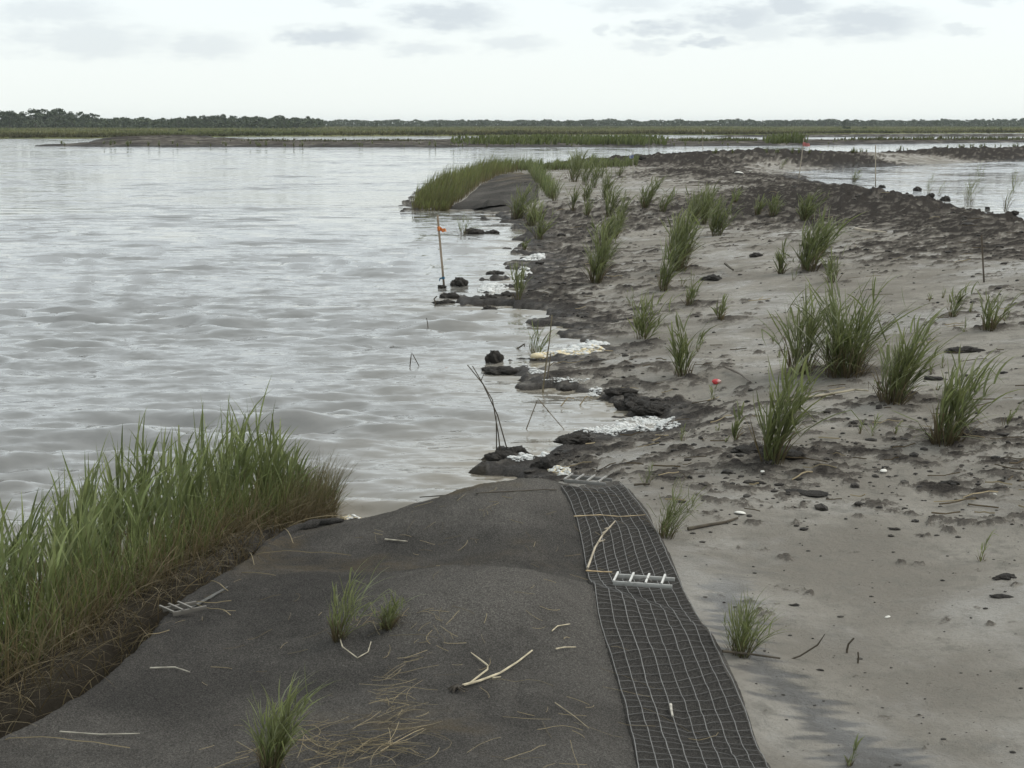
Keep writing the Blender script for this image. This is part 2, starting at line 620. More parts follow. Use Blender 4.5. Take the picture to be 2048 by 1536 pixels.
HEIGHT_PX = [(1700, 1500, .18), (2000, 1500, .2), (1600, 1200, .17), (2000, 1200, .2), (1450, 1050, .2), (1800, 1000, .22),
             (2040, 950, .25), (1500, 900, .2), (1400, 800, .15), (1700, 740, .25), (2000, 740, .35), (1500, 640, .22),
             (1300, 600, .16), (1150, 560, .14), (1900, 620, .42), (2040, 560, .58), (1900, 500, .6), (2048, 436, .85),
             (1900, 397, .75), (1751, 372, .62), (1600, 352, .5), (1700, 450, .48), (1500, 450, .3), (1300, 450, .25),
             (1150, 420, .22), (1400, 360, .45), (1300, 325, .6), (1340, 313, .8), (1420, 310, .85), (1500, 309, .85),
             (1600, 310, .8), (1700, 309, .75), (1800, 304, .75), (1900, 298, .75), (2048, 295.5, .7), (2300, 291, .7),
             (1600, 333, .22), (1850, 324, .2), (2048, 316, .2), (1200, 335, .4), (1100, 337, .4), (1055, 338, .50),
             (980, 365, .40), (900, 405, .2), (1000, 400, .3), (1085, 395, .32), (1075, 345, .42), (2400, 900, .4),
             (2400, 1400, .3), (2300, 430, .85), (2500, 560, .8),
             (1000, 1500, .5), (600, 1500, .48), (1250, 1500, .42), (1540, 1500, .2), (1000, 1190, .64), (800, 1212, .60),
             (1150, 1178, .56), (620, 1235, .49), (900, 1105, .32), (620, 1120, .26), (1150, 1100, .35), (1000, 975, .49),
             (1080, 966, .50), (940, 990, .46), (880, 1008, .43), (820, 1023, .38), (760, 1038, .33), (1000, 1040, .46), (880, 1055, .40),
             (700, 1060, .05), (760, 1045, .08), (820, 1038, .10), (880, 1028, .12), (940, 1014, .14), (1000, 998, .16), (1080, 978, .18), (1150, 962, .18), (1240, 950, .18), (1230, 1250, .46), (1400, 1240, .2), (1310, 1060, .22),
             (1250, 985, .25), (1000, 1320, .5), (600, 1360, .42), (1130, 1020, .43),
             (130, 1430, .42), (250, 1330, .4), (330, 1240, .38), (450, 1160, .33), (520, 1100, .27), (640, 1050, .18),
             (100, 1300, .32), (300, 1180, .26), (500, 1080, .17), (-200, 1400, .35), (1000, 1850, .45), (300, 1800, .45),
             (1800, 1850, .2), (-500, 1800, .4), (2600, 1900, .25),
             (900, 350, .2), (960, 336, .25), (1010, 331, .3), (1100, 329, .25), (1180, 327, .25), (1265, 322, .3), (1340, 316, .35), (1420, 315, .3),
             (1560, 314, .3), (1700, 313, .3), (1850, 306, .3), (2048, 300, .3), (2400, 294, .3), (1100, 310, .1), (1400, 300, .1), (1700, 298, .1), (2048, 288, .1),
             (1000, 925, .05), (1050, 930, .05), (1090, 912, .07), (1150, 893, .08), (1020, 947, .04), (1075, 750, .05), (1120, 745, .07), (1090, 770, .05), (1040, 598, .07), (1000, 602, .05),
             (1120, 640, .08), (1160, 655, .09), (1270, 812, .09), (1220, 780, .08), (1080, 560, .09), (1080, 510, .09), (1070, 470, .08), (1020, 432, .08),
             (1680, 350, .1), (1850, 345, .1), (2048, 345, .1), (2048, 375, .2)]
CLOD_PX = [(1100, 560, .9), (1150, 500, .75), (1120, 610, .9), (1180, 640, .8), (1050, 600, 1), (1100, 470, .75), (1060, 430, .7),
           (1280, 810, .95), (1200, 760, .7), (1130, 740, .7), (1330, 760, .5), (1150, 900, .9), (1000, 920, 1), (1100, 940, .9),
           (1300, 900, .5), (1250, 930, .6), (1200, 380, .05), (1300, 380, .15), (1700, 400, .95), (1820, 430, .9), (1960, 460, .95), (1550, 350, .9), (1470, 520, .12), (1450, 580, .1), (1500, 680, .1),
           (1420, 700, .2), (1650, 640, .15), (1800, 580, .12), (2000, 700, .2), (1500, 760, .2), (1250, 600, .45), (1950, 790, .15),
           (1500, 850, .5), (1800, 860, .5), (2000, 900, .62), (1450, 940, .6), (1700, 930, .6), (1900, 980, .66), (1600, 1000, .6),
           (1450, 1030, .45), (1800, 1045, .35), (1500, 1100, .08), (1700, 1110, .06), (2000, 1110, .12), (1600, 1300, .03),
           (1800, 1300, .04), (2040, 1300, .1), (1700, 1500, .03), (2000, 1500, .05), (1800, 500, .8), (1900, 450, .95),
           (2000, 500, .9), (2040, 600, .55), (1700, 440, .85), (1750, 400, .95), (1900, 400, 1), (2040, 440, 1), (1600, 380, .9),
           (1500, 370, .75), (1400, 345, .85), (1350, 315, 1), (1500, 308, 1), (1700, 308, 1), (1900, 298, 1), (2040, 295, .9),
           (1650, 335, .15), (1900, 322, .1), (1850, 555, .3), (1640, 480, .35), (1250, 520, .5), (1230, 560, .55), (1150, 530, .8), (1340, 480, .15), (1150, 340, .15),
           (500, 1200, .3), (100, 1350, .3), (2400, 500, .9), (1330, 660, .3)]


PLUGS_PX = [(1690, 750, .34), (1602, 746, .22), (1788, 805, .28), (1550, 922, .34), (1892, 887, .28), (1366, 752, .14), (1286, 678, .2), (1380, 612, .3), (1441, 642, .22), (1906, 634, .16),
            (1978, 660, .2), (1618, 542, .3), (1356, 542, .28), (1326, 582, .25), (1432, 472, .3), (1192, 566, .3), (1290, 416, .3), (1326, 424, .25)]


def uv(P):
    return np.stack([P[..., 0] / P[..., 1], np.log(P[..., 1])], -1)


LAND_UV = uv(at_z(*np.array(LAND_PX, float).T, 0.0))


def signed_dist(U, Vv, poly):
    """signed distance in the (x/y, ln y) chart: positive inside."""
    d2 = np.full(U.shape, 1e9)
    inside = np.zeros(U.shape, bool)
    n = len(poly)
    for i in range(n):
        a, b = poly[i], poly[(i + 1) % n]
        e = b - a
        t = np.clip(((U - a[0]) * e[0] + (Vv - a[1]) * e[1]) / (e @ e), 0, 1)
        d2 = np.minimum(d2, (U - a[0] - t * e[0]) ** 2 + (Vv - a[1] - t * e[1]) ** 2)
        c = (a[1] > Vv) != (b[1] > Vv)
        with np.errstate(divide='ignore', invalid='ignore'):
            inside ^= c & (U < (b[0] - a[0]) * (Vv - a[1]) / (b[1] - a[1]) + a[0])
    d = np.sqrt(d2)
    return np.where(inside, d, -d)


def tps_fit(P, z, lam=2e-4):
    n = len(P)
    r2 = ((P[:, None] - P[None]) ** 2).sum(-1)
    K = np.where(r2 > 0, r2 * np.log(r2 + 1e-12), 0) * .5 + lam * np.eye(n)
    A = np.zeros((n + 3, n + 3))
    A[:n, :n] = K
    A[:n, n], A[:n, n + 1:] = 1, P
    A[n, :n], A[n + 1:, :n] = 1, P.T
    return np.linalg.solve(A, np.concatenate([z, [0, 0, 0]]))


def tps_eval(w, P, U, Vv):
    out = w[len(P)] + w[len(P) + 1] * U + w[len(P) + 2] * Vv
    for (a, b), k in zip(P, w):
        r2 = (U - a) ** 2 + (Vv - b) ** 2
        out = out + k * .5 * r2 * np.log(r2 + 1e-12)
    return out


_h = np.array(HEIGHT_PX, float)
H_P = uv(at_z(_h[:, 0], _h[:, 1], _h[:, 2]))
H_W = tps_fit(H_P, _h[:, 2])
_c = np.array(CLOD_PX, float)
_cz = np.full(len(_c), .25)
for _ in range(6):
    C_P = uv(at_z(_c[:, 0], _c[:, 1], _cz))
    _cz = .5 * _cz + .5 * np.clip(tps_eval(H_W, H_P, C_P[:, 0], C_P[:, 1]), .05, 1.0)
_crest = (_c[:, 0] > 1280) & (_c[:, 1] < 318)
_flat = (_c[:, 0] > 1590) & (_c[:, 1] > 318) & (_c[:, 1] < 341)
_rim = (_c[:, 0] > 1700) & (_c[:, 1] > 395) & (_c[:, 1] < 445)
_cz = np.where(_crest, .75, np.where(_flat, .2, np.where(_rim, .6, _cz)))
C_P = uv(at_z(_c[:, 0], _c[:, 1], _cz))

# fan grid: columns in x/y, rows denser near the camera
UG = np.linspace(-.47, .47, 800)
vs, v = [], math.log(3.9)
while v < math.log(172):
    vs.append(v)
    yy = math.exp(v)
    th = math.atan(2.3 / yy)
    dv = (1 / 1600) / (math.sin(th) * math.cos(th)) / 1.25
    v += min(max(dv, .0028), .0085)
VG = np.array(vs)
GU, GV = np.meshgrid(UG, VG)
GY = np.exp(GV)
GX = GU * GY

SD = signed_dist(GU, GV, LAND_UV) * GY
HB = np.clip(tps_eval(H_W, H_P, GU, GV), .06, .95)
num = np.zeros_like(GU)
den = np.zeros_like(GU)
for (a, b), k in zip(C_P, _c[:, 2]):
    w = 1 / (((GU - a) * 1.3) ** 2 + (GV - b) ** 2 + 2e-4) ** 1.6
    num += w * k
    den += w
CLOD = np.clip(num / den, 0, 1)

# mat regions in plan (distance functions against edge polylines)
MAT_L_PX = [(-420, 1760, .42), (-150, 1590, .42), (0, 1500, .42), (130, 1430, .42), (250, 1330, .4), (330, 1240, .38), (450, 1160, .33),
            (520, 1100, .27), (600, 1058, .22), (690, 1046, .15)]
MAT_R_PX = [(1720, 1900, .2), (1600, 1660, .2), (1540, 1536, .2), (1500, 1430, .2), (1450, 1330, .2), (1390, 1220, .2), (1340, 1110, .2),
            (1310, 1050, .22), (1280, 1012, .24), (1245, 968, .24)]


def polyline(L, k=60):
    P = np.array([at_z(a, b, c) for a, b, c in L])
    s = np.concatenate([[0], np.cumsum(np.linalg.norm(np.diff(P, axis=0), axis=1))])
    t = np.linspace(0, s[-1], k)
    Q = np.stack([np.interp(t, s, P[:, i]) for i in range(3)], -1)
    for _ in range(2):
        Q[1:-1] = (Q[:-2] + 2 * Q[1:-1] + Q[2:]) / 4
    return Q


ML, MR = polyline(MAT_L_PX), polyline(MAT_R_PX)
# the far end of the sheet runs down into the water behind its crest
far_end = np.array([ML[-1], at_z(800, 1062, .05), at_z(900, 1038, .05), at_z(1000, 1000, .05), at_z(1090, 962, .2), at_z(1160, 950, .2), MR[-1]])
mat_poly = np.concatenate([ML, far_end[1:-1], MR[::-1]])
SDM = signed_dist(GU, GV, uv(mat_poly)) * GY


def line_dist(X, Y, P):
    d2 = np.full(np.shape(X), 1e9)
    sgn = np.zeros(np.shape(X))
    for a, b in zip(P[:-1], P[1:]):
        e = b - a
        t = np.clip(((X - a[0]) * e[0] + (Y - a[1]) * e[1]) / (e[0] ** 2 + e[1] ** 2), 0, 1)
        q = (X - a[0] - t * e[0]) ** 2 + (Y - a[1] - t * e[1]) ** 2
        s = e[0] * (Y - a[1]) - e[1] * (X - a[0])
        sgn = np.where(q < d2, np.sign(s), sgn)
        d2 = np.minimum(d2, q)
    return np.sqrt(d2), sgn


near = GY < 16
DL = np.full(GU.shape, 9.0)
dl, sg = line_dist(GX[near], GY[near], ML)
DL[near] = dl * sg                              # positive: left of the sheet's left edge (bank side)

# second sheet, far along the berm
MAT2_PX = [(885, 419, .0), (945, 419, .02), (1008, 412, .2), (1083, 396, .32), (1080, 350, .45), (1050, 336, .62), (985, 341, .5), (955, 356, .5), (925, 380, .42), (895, 402, .25)]
MAT2 = np.array([at_z(*p) for p in MAT2_PX])
SDM2 = signed_dist(GU, GV, uv(MAT2)) * GY

wob = fbm(GX * 1.1, GY * 1.1, 4, 11)
wob2 = fbm(GX * 4.0, GY * 4.0, 3, 15)
inmat = sm(SDM, -.25, .1) + sm(SDM2, -.6, .3)
s = SD + (wob * .38 + wob2 * .10) * (1 - np.clip(inmat, 0, 1)) * np.clip(GY / 14, .6, 2.2)
wdt = .04 * GY + .2
scarp = .032 * sm(s, -.02, .10) * (.4 + CLOD) * (1 - np.clip(inmat, 0, 1))
zl = np.minimum(HB, .05) * 0 + (HB - .0) * sm(s, -.05, wdt * 1.6) + scarp
zs = -.30 * sm(-s, -.05, 1.6) - .05 * sm(-s, 0, .12)
ZBASE = np.where(s > 0, zl, zs)
# clods: raised dark lumps
n1 = fbm(GX * 2.3, GY * 2.3, 5, 31, .6)
n2 = fbm(GX * 7.0, GY * 7.0, 4, 41, .6)
nn = n1 * 1.1 + n2 * .75
land = sm(s, -.05, .08)
free = land * (1 - np.clip(inmat, 0, 1))
thr = .90 - 1.35 * CLOD
shore = np.exp(-np.clip(s, 0, 99) / (.25 + .012 * GY)) * .45 * sm(GY, 9, 12) * (CLOD > .12)
freec = sm(s, -.5, -.2) * (1 - np.clip(inmat, 0, 1))
DARK = np.maximum(np.clip((nn + shore - thr + .22) / .95, 0, 1), .8 * sm(s, .15, .0) * (CLOD > .12)) * freec
far_rough = sm(GY, 20, 45)
DARK = np.clip(DARK + .30 * far_rough * sm(CLOD, .5, .9) * freec, 0, 1)
lump = np.abs(fbm(GX * 1.3, GY * 1.3, 4, 51, .55))
Z = ZBASE + free * (sm(nn + shore, thr - .0, thr + .2) * (.009 + .011 * np.clip(nn + .3, 0, 1.4) + .008 * fbm(GX * 17, GY * 17, 3, 77)) * (1 + .9 * far_rough * CLOD)
                    + .014 * fbm(GX * 1.7, GY * 1.7, 3, 61) + .006 * n2 * (CLOD + .15)
                    + far_rough * CLOD ** 2 * (.26 * lump - .05))
# churned mud round each planted plug, shade at the clump foot painted into it
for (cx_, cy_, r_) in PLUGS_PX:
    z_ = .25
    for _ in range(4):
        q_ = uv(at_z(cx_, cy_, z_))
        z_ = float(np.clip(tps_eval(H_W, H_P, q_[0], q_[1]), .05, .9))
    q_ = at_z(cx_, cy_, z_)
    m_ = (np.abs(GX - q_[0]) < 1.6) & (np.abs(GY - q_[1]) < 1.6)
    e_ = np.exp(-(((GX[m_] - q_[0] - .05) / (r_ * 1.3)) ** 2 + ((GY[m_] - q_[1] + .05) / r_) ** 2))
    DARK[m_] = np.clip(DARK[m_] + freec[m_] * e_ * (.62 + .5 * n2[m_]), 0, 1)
    Z[m_] += .035 * e_ * free[m_] * (1 + .6 * n2[m_])
Z += .034 * fbm(GX * 4.5, GY * 4.5, 5, 171, .65) * CLOD ** 1.5 * sm(s, -.3, .05) * (1 - np.clip(inmat, 0, 1))
# ragged crest of tipped spoil along the pond
crest = sm(CLOD, .85, 1.0) * free * sm(GY, 24, 34)
Z += crest * .16 * np.clip(fbm(GX * 1.6, GY * .9, 3, 71) + .1, 0, 1)
# damp run beside the sheet
DAMP_PX = [(1470, 1130), (1455, 1210), (1478, 1320), (1560, 1385), (1660, 1465), (1790, 1560), (1900, 1640)]
DP = np.array([at_z(a, b, .18) for a, b in DAMP_PX])
DAMP = np.zeros_like(Z)
dd, _ = line_dist(GX[near], GY[near], DP)
wd = .10 + .10 * sm(6.4 - GY[near], 0, 1.2) + .17 * pn(GX[near] * 1.2, GY[near] * 15, 5) + .06 * pn(GX[near] * 5, GY[near] * 30, 8)
DAMP[near] = sm(dd, wd + .03, wd - .04) * sm(GY[near], 8.9, 7.6) * .9
# dark seep at the shore
DAMP = np.maximum(DAMP, .65 * np.exp(-np.clip(s, 0, 99) / (.10 + .004 * GY)) * land)
# bank on the water side of the sheet: brown rooted soil
SOIL = sm(DL, .02, .12) * sm(SDM, .02, -.06) * (GX < -.2) * near
# the open joint along the sheet's edge
Z -= near * .17 * np.exp(-((DL - .075) / .055) ** 2) * (SDM < .05)
Z += near * .045 * np.exp(-((DL - .26) / .12) ** 2) * land
SURF = Z.copy()                                  # what one can stand things on
k1 = sm(SDM, -.02, .05)
k2 = sm(SDM2, -.05, .2)
matwob = .018 * fbm(GX * 2.2, GY * 2.2, 3, 81) + .007 * fbm(GX * 9, GY * 9, 3, 83) - .012 * np.clip(.12 - np.abs(fbm(GX * 1.3 + GY * .5, GY * 1.1 - GX * .4, 3, 181)), 0, 1) / .12 * sm(fbm(GX * .8, GY * .8, 2, 183), -.1, .3)
MATZ = ZBASE + .03 + matwob
SURF = np.where(k1 > 0, np.maximum(Z, MATZ * k1 + Z * (1 - k1)), SURF)
MATZ2 = ZBASE + .06 + .07 * fbm(GX * .45, GY * .3, 4, 85)
SURF = np.where(k2 > 0, np.maximum(Z, MATZ2 * k2 + Z * (1 - k2)), SURF)
Z = Z - .07 * sm(SDM, .04, .10) - .12 * sm(SDM2, .05, .25)


def sample(A, x, y):
    u = np.asarray(x, float) / np.asarray(y, float)
    v_ = np.log(np.asarray(y, float))
    fi = np.clip((u - UG[0]) / (UG[1] - UG[0]), 0, len(UG) - 1.001)
    j = np.clip(np.searchsorted(VG, v_) - 1, 0, len(VG) - 2)
    fj = np.clip((v_ - VG[j]) / (VG[j + 1] - VG[j]), 0, 1)
    i = fi.astype(int)
    fi = fi - i
    return (A[j, i] * (1 - fi) * (1 - fj) + A[j, i + 1] * fi * (1 - fj) + A[j + 1, i] * (1 - fi) * fj + A[j + 1, i + 1] * fi * fj)


def surf_z(x, y):
    return sample(SURF, x, y)


def hit(px, py, floor=0.0):
    """first meeting of the view ray through a photograph pixel with the berm, the sheets or the water (z = floor)"""
    d = ray(px, py)
    Y = np.exp(np.linspace(math.log(4.0), math.log(170), 5000))
    t = Y / d[1]
    P = np.array([0, 0, CAMZ]) + d * t[:, None]
    z = np.maximum(surf_z(P[:, 0], P[:, 1]), floor)
    k = np.argmax(P[:, 2] <= z)
    if P[k, 2] > z[k]:
        return at_z(px, py, floor)
    q = P[k].copy()
    q[2] = z[k]
    return q


def grid_faces(nr, nc, keep=None):
    i = (np.arange(nr - 1)[:, None] * nc + np.arange(nc - 1)[None, :])
    Q = np.stack([i, i + 1, i + nc + 1, i + nc], -1)
    if keep is not None:
        Q = Q[keep]
    return Q.reshape(-1, 4)


def compact(V, Q, *arr):
    used = np.zeros(len(V), bool)
    used[Q.ravel()] = True
    idx = np.cumsum(used) - 1
    return [V[used], idx[Q]] + [a[used] for a in arr]


def build_ground():
    nr, nc = GU.shape
    V = np.stack([GX, GY, Z], -1).reshape(-1, 3)
    mx = np.maximum.reduce([Z[:-1, :-1], Z[1:, :-1], Z[:-1, 1:], Z[1:, 1:]])
    mn = np.minimum.reduce([SDM[:-1, :-1], SDM[1:, :-1], SDM[:-1, 1:], SDM[1:, 1:]])
    mn2 = np.minimum.reduce([SDM2[:-1, :-1], SDM2[1:, :-1], SDM2[:-1, 1:], SDM2[1:, 1:]])
    Q = grid_faces(nr, nc, (mx > -.12) & (mn < .2) & (mn2 < .6))
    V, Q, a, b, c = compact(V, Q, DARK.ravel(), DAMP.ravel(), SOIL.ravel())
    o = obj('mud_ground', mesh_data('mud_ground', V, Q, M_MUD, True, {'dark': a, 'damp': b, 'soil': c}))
    tag(o, 'grey silt and dark clodded mud of the low berm', 'mud', kind='structure')


build_ground()


# ------------------------------------------------------------------ water
def build_water():
    U = np.linspace(-.50, .50, 640)
    vs, v = [], math.log(6.0)
    while v < math.log(900):
        vs.append(v)
        yy = math.exp(v)
        th = math.atan(2.6 / yy)
        dv = (1 / 1600) / (math.sin(th) * math.cos(th)) / 1.0
        v += min(max(dv, .003), .02 if yy > 60 else .011)
    Vv = np.array(vs)
    A, B = np.meshgrid(U, Vv)
    Y = np.exp(B)
    X = A * Y
    dy = np.gradient(Y, axis=0)
    z = np.zeros_like(X)
    lost = np.zeros_like(X)
    nco = 56
    sdl = sample(SD, X, np.clip(Y, 4, 171))
    sdl = np.where(Y > 170, -5, sdl)
    wr = np.random.default_rng(5)
    tot = 0
    # gusty patches
    gust = .55 + 1.5 * np.clip(fbm(X * .30, Y * .22, 4, 91) + .25, 0, 1.2)
    for i in range(nco):
        lam = math.exp(wr.uniform(math.log(.20), math.log(1.35)))
        ang = wr.normal(0.10, .36)
        kx, ky = math.sin(ang), math.cos(ang)
        k = 2 * math.pi / lam
        slope = .034 * (1.2 if lam > .45 else .9)
        a = slope / k
        ph = k * (kx * X + ky * Y) + wr.uniform(0, 6.28) + 1.3 * fbm(X / (lam * 3.5), Y / (lam * 5), 2, 100 + i)
        keep = sm(lam / dy, 2.0, 3.6)
        z += a * keep * (np.sin(ph) + .42 * np.sin(2 * ph) + .22 * np.sin(3 * ph))
        lost += slope ** 2 * (1 - keep)
        tot += slope ** 2
    lost = np.sqrt(lost / tot)
    calm = .5 + .5 * sm(-sdl, .0, 2.5)
    z *= calm * gust
    sh = np.exp(np.clip(sdl, -50, 0) / .9) * (Y < 60)
    mx = sdl - np.where(Y < 60, .9, 4.5)
    keepf = np.minimum.reduce([mx[:-1, :-1], mx[1:, :-1], mx[:-1, 1:], mx[1:, 1:]]) < 0
    V = np.stack([X, Y, z], -1).reshape(-1, 3)
    Q = grid_faces(*X.shape, keepf)
    V, Q, l, n = compact(V, Q, lost.ravel() * (gust.ravel() * .9), sh.ravel())
    o = obj('water', mesh_data('water', V, Q, M_WATER, True, {'lost': l, 'shallow': n}))
    tag(o, 'choppy grey brown water of the flooded marsh', 'water', kind='structure')


build_water()


# ------------------------------------------------------------------ the erosion sheet in front
def build_mat():
    root = empty('erosion_control_mat', tuple(hit(1000, 1300)))
    nr, nc = 460, 430
    t = np.linspace(0, 1, nr)
    # rows run from the near edge to the far end; columns from the left to the right edge
    tl = np.interp(t, np.linspace(0, 1, len(ML)), np.arange(len(ML)))

    def along(P, tt):
        f = np.clip(tt * (len(P) - 1), 0, len(P) - 1.001)
        i = f.astype(int)
        return P[i] + (P[i + 1] - P[i]) * (f - i)[:, None]
    Lp, Rp = along(ML, t), along(MR, t)
    c = np.linspace(0, 1, nc)
    G = Lp[:, None, :2] * (1 - c)[None, :, None] + Rp[:, None, :2] * c[None, :, None]
    # pull the last rows to the far end curve
    fe = far_end
    ss = np.concatenate([[0], np.cumsum(np.linalg.norm(np.diff(fe[:, :2], axis=0), axis=1))])
    ss /= ss[-1]
    E = np.stack([np.interp(c, ss, fe[:, 0]), np.interp(c, ss, fe[:, 1])], -1)
    k = sm(t, .55, 1.0)[:, None, None]
    G = G + (E - G[-1])[None] * k
    X, Y = G[..., 0], G[..., 1]
    z = sample(MATZ, X, Y) + .0035 * fbm(X * 38, Y * 38, 3, 87) + .003 * pn(X * 90, Y * 90, 89)
    edge = np.minimum(np.minimum(c, 1 - c)[None, :] * np.linalg.norm(Rp - Lp, axis=1)[:, None], (1 - t)[:, None] * 5.0)
    z -= .07 * sm(edge, .035, 0.0)
    # thickened hem on the left edge
    dl = c[None, :] * np.linalg.norm(Rp - Lp, axis=1)[:, None]
    z += .028 * np.exp(-((dl - .06) / .045) ** 2)
    moss = np.clip(sm(fbm(X * .9, Y * .9, 4, 93), .05, .6) * sm(Y, 7.4, 8.6), 0, 1) * .8
    moss = np.maximum(moss, .6 * sm(fbm(X * 1.2, Y * 1.2, 3, 97), .25, .6) * sm(Y, 5.7, 5.2))
    # dried silt drifts, with hump light and dip shade painted into the mask
    dp = np.array([(600, 1130, 0), (800, 1105, 0), (1000, 1090, .2), (560, 1200, 0), (900, 1190, .95), (1100, 1178, .85), (760, 1225, .6), (1000, 1010, .8), (1080, 970, .8), (850, 1030, .6), (300, 1400, 0),
                   (450, 1340, 0), (600, 1450, .45), (1000, 1450, .4), (1150, 1350, .5), (700, 1300, .25), (200, 1480, .5), (950, 1300, .5), (1150, 1060, .3), (650, 1080, .3), (450, 1500, .55), (700, 1150, 0), (450, 1200, .05)], float)
    dq = np.array([hit(a, b) for a, b in dp[:, :2]])
    nu, de = 0.0, 0.0
    for q, k_ in zip(dq, dp[:, 2]):
        w_ = 1 / ((X - q[0]) ** 2 + (Y - q[1]) ** 2 + .01) ** 1.5
        nu, de = nu + w_ * k_, de + w_
    dust_shade = np.clip(.15 + .68 * nu / de + .25 * fbm(X * 2.5, Y * 2.5, 4, 99), 0, 1)
    V = np.stack([X, Y, z], -1).reshape(-1, 3)
    me = mesh_data('sheet', V, grid_faces(nr, nc), M_MAT, True, {'moss': moss.ravel(), 'dust_shade': dust_shade.ravel()})
    o = obj('sheet', me)
    o.parent = root
    o.matrix_parent_inverse = root.matrix_basis.inverted()
    # frayed roll at the water end of its left edge
    m = MB()
    q = np.linspace(0, 1, 30)
    P = np.array([hit(np.interp(t_, [0, .4, .7, 1], [505, 590, 640, 688]), np.interp(t_, [0, .4, .7, 1], [1112, 1064, 1050, 1044])) for t_ in q])
    P[:, 2] += .012
    m.tube(P, .004 + .026 * np.sin(q * 3.1) ** .7 * (1 + .2 * np.sin(q * 23)), 10, (.03, .028, .026))
    ro = m.build('edge_roll', M_UNDER, None, True)
    ro.parent = root
    ro.matrix_parent_inverse = root.matrix_basis.inverted()
    tag(root, 'charcoal erosion mat humped over the berm in front, strip of grid along its edge', 'erosion mat')
    return root


def place_under(o, root):
    o.parent = root
    o.matrix_parent_inverse = root.matrix_basis.inverted()
    return o


MATROOT = build_mat()

# ------------------------------------------------------------------ geogrid on the sheet
GRID_L_PX = [(1122, 978), (1140, 1005), (1158, 1060), (1168, 1110), (1176, 1160), (1198, 1240), (1232, 1350), (1254, 1440), (1275, 1536), (1300, 1640)]
GRID_R_PX = [(1238, 972), (1275, 1012), (1303, 1050), (1332, 1110), (1358, 1165), (1384, 1220), (1444, 1330), (1492, 1430), (1532, 1536), (1590, 1650)]


def curve_on_surface(px, k=200):
    P = np.array([hit(a, b) for a, b in px])
    s_ = np.concatenate([[0], np.cumsum(np.linalg.norm(np.diff(P[:, :2], axis=0), axis=1))])
    t = np.linspace(0, s_[-1], k)
    Q = np.stack([np.interp(t, s_, P[:, i]) for i in range(2)], -1)
    for _ in range(int(k * .15)):
        Q[1:-1] = (Q[:-2] + 2 * Q[1:-1] + Q[2:]) / 4
    return Q


def build_geogrid():
    A, B = curve_on_surface(GRID_L_PX), curve_on_surface(GRID_R_PX)
    n = len(A)
    root = empty('geogrid_strip', (*A[n // 2], surf_z(*A[n // 2])))

    def pt(a, b, lift):
        i = np.clip(b * (n - 1), 0, n - 1.001)
        k = np.asarray(i).astype(int)
        f = (i - k)
        La = A[k] + (A[k + 1] - A[k]) * np.asarray(f)[..., None]
        Rb = B[k] + (B[k + 1] - B[k]) * np.asarray(f)[..., None]
        P = La + (Rb - La) * np.asarray(a)[..., None]
        return np.concatenate([P, (surf_z(P[..., 0], P[..., 1]) + lift)[..., None]], -1)
    # black felt underlay
    a, b = np.meshgrid(np.linspace(-.015, 1.01, 60), np.linspace(0, 1, 330))
    U = pt(a, b, .008)
    U[..., 2] += .003 * fbm(U[..., 0] * 40, U[..., 1] * 40, 3, 120)
    U[:, 0, 2] -= .012
    U[:, -1, 2] -= .03
    place_under(obj('underlay', mesh_data('underlay', U.reshape(-1, 3), grid_faces(*a.shape), M_UNDER, True, {'moss': np.zeros(a.size)})), root)
    r2 = np.random.default_rng(3)
    for k in range(9):
        bb = np.linspace(0, 1, 150)
        aa = np.full(150, k / 8) + .012 * pn(bb * 5, bb * 0 + k, 7) + .006 * pn(bb * 17, bb * 0 + k, 17)
        P = pt(aa, bb, .021)
        P[:, 2] += .004 * pn(bb * 30, bb * 0 + k * 3.1, 19)
        g = .18 + .06 * r2.random()
        m = MB()
        m.tube(P, .0018, 4, (g, g * .98, g * .93))
        place_under(m.build('strand', M_GRID), root)
    length = np.linalg.norm(np.diff(A, axis=0), axis=1).sum()
    nb = int(length / .063)
    for k in range(nb):
        aa = np.linspace(0, 1, 14)
        b0 = (k + .5) / nb + r2.normal(0, .0006)
        P = pt(aa, b0 + .0016 * pn(aa * 3, aa * 0 + k * .7, 23), .018)
        g = .075 + .04 * r2.random()
        m = MB()
        m.tube(P, .0014, 4, (g, g * .98, g * .93))
        place_under(m.build('crossbar', M_GRID), root)
    tag(root, 'long strip of grey plastic mesh laid along the mat beside bare silt', 'geogrid')


build_geogrid()


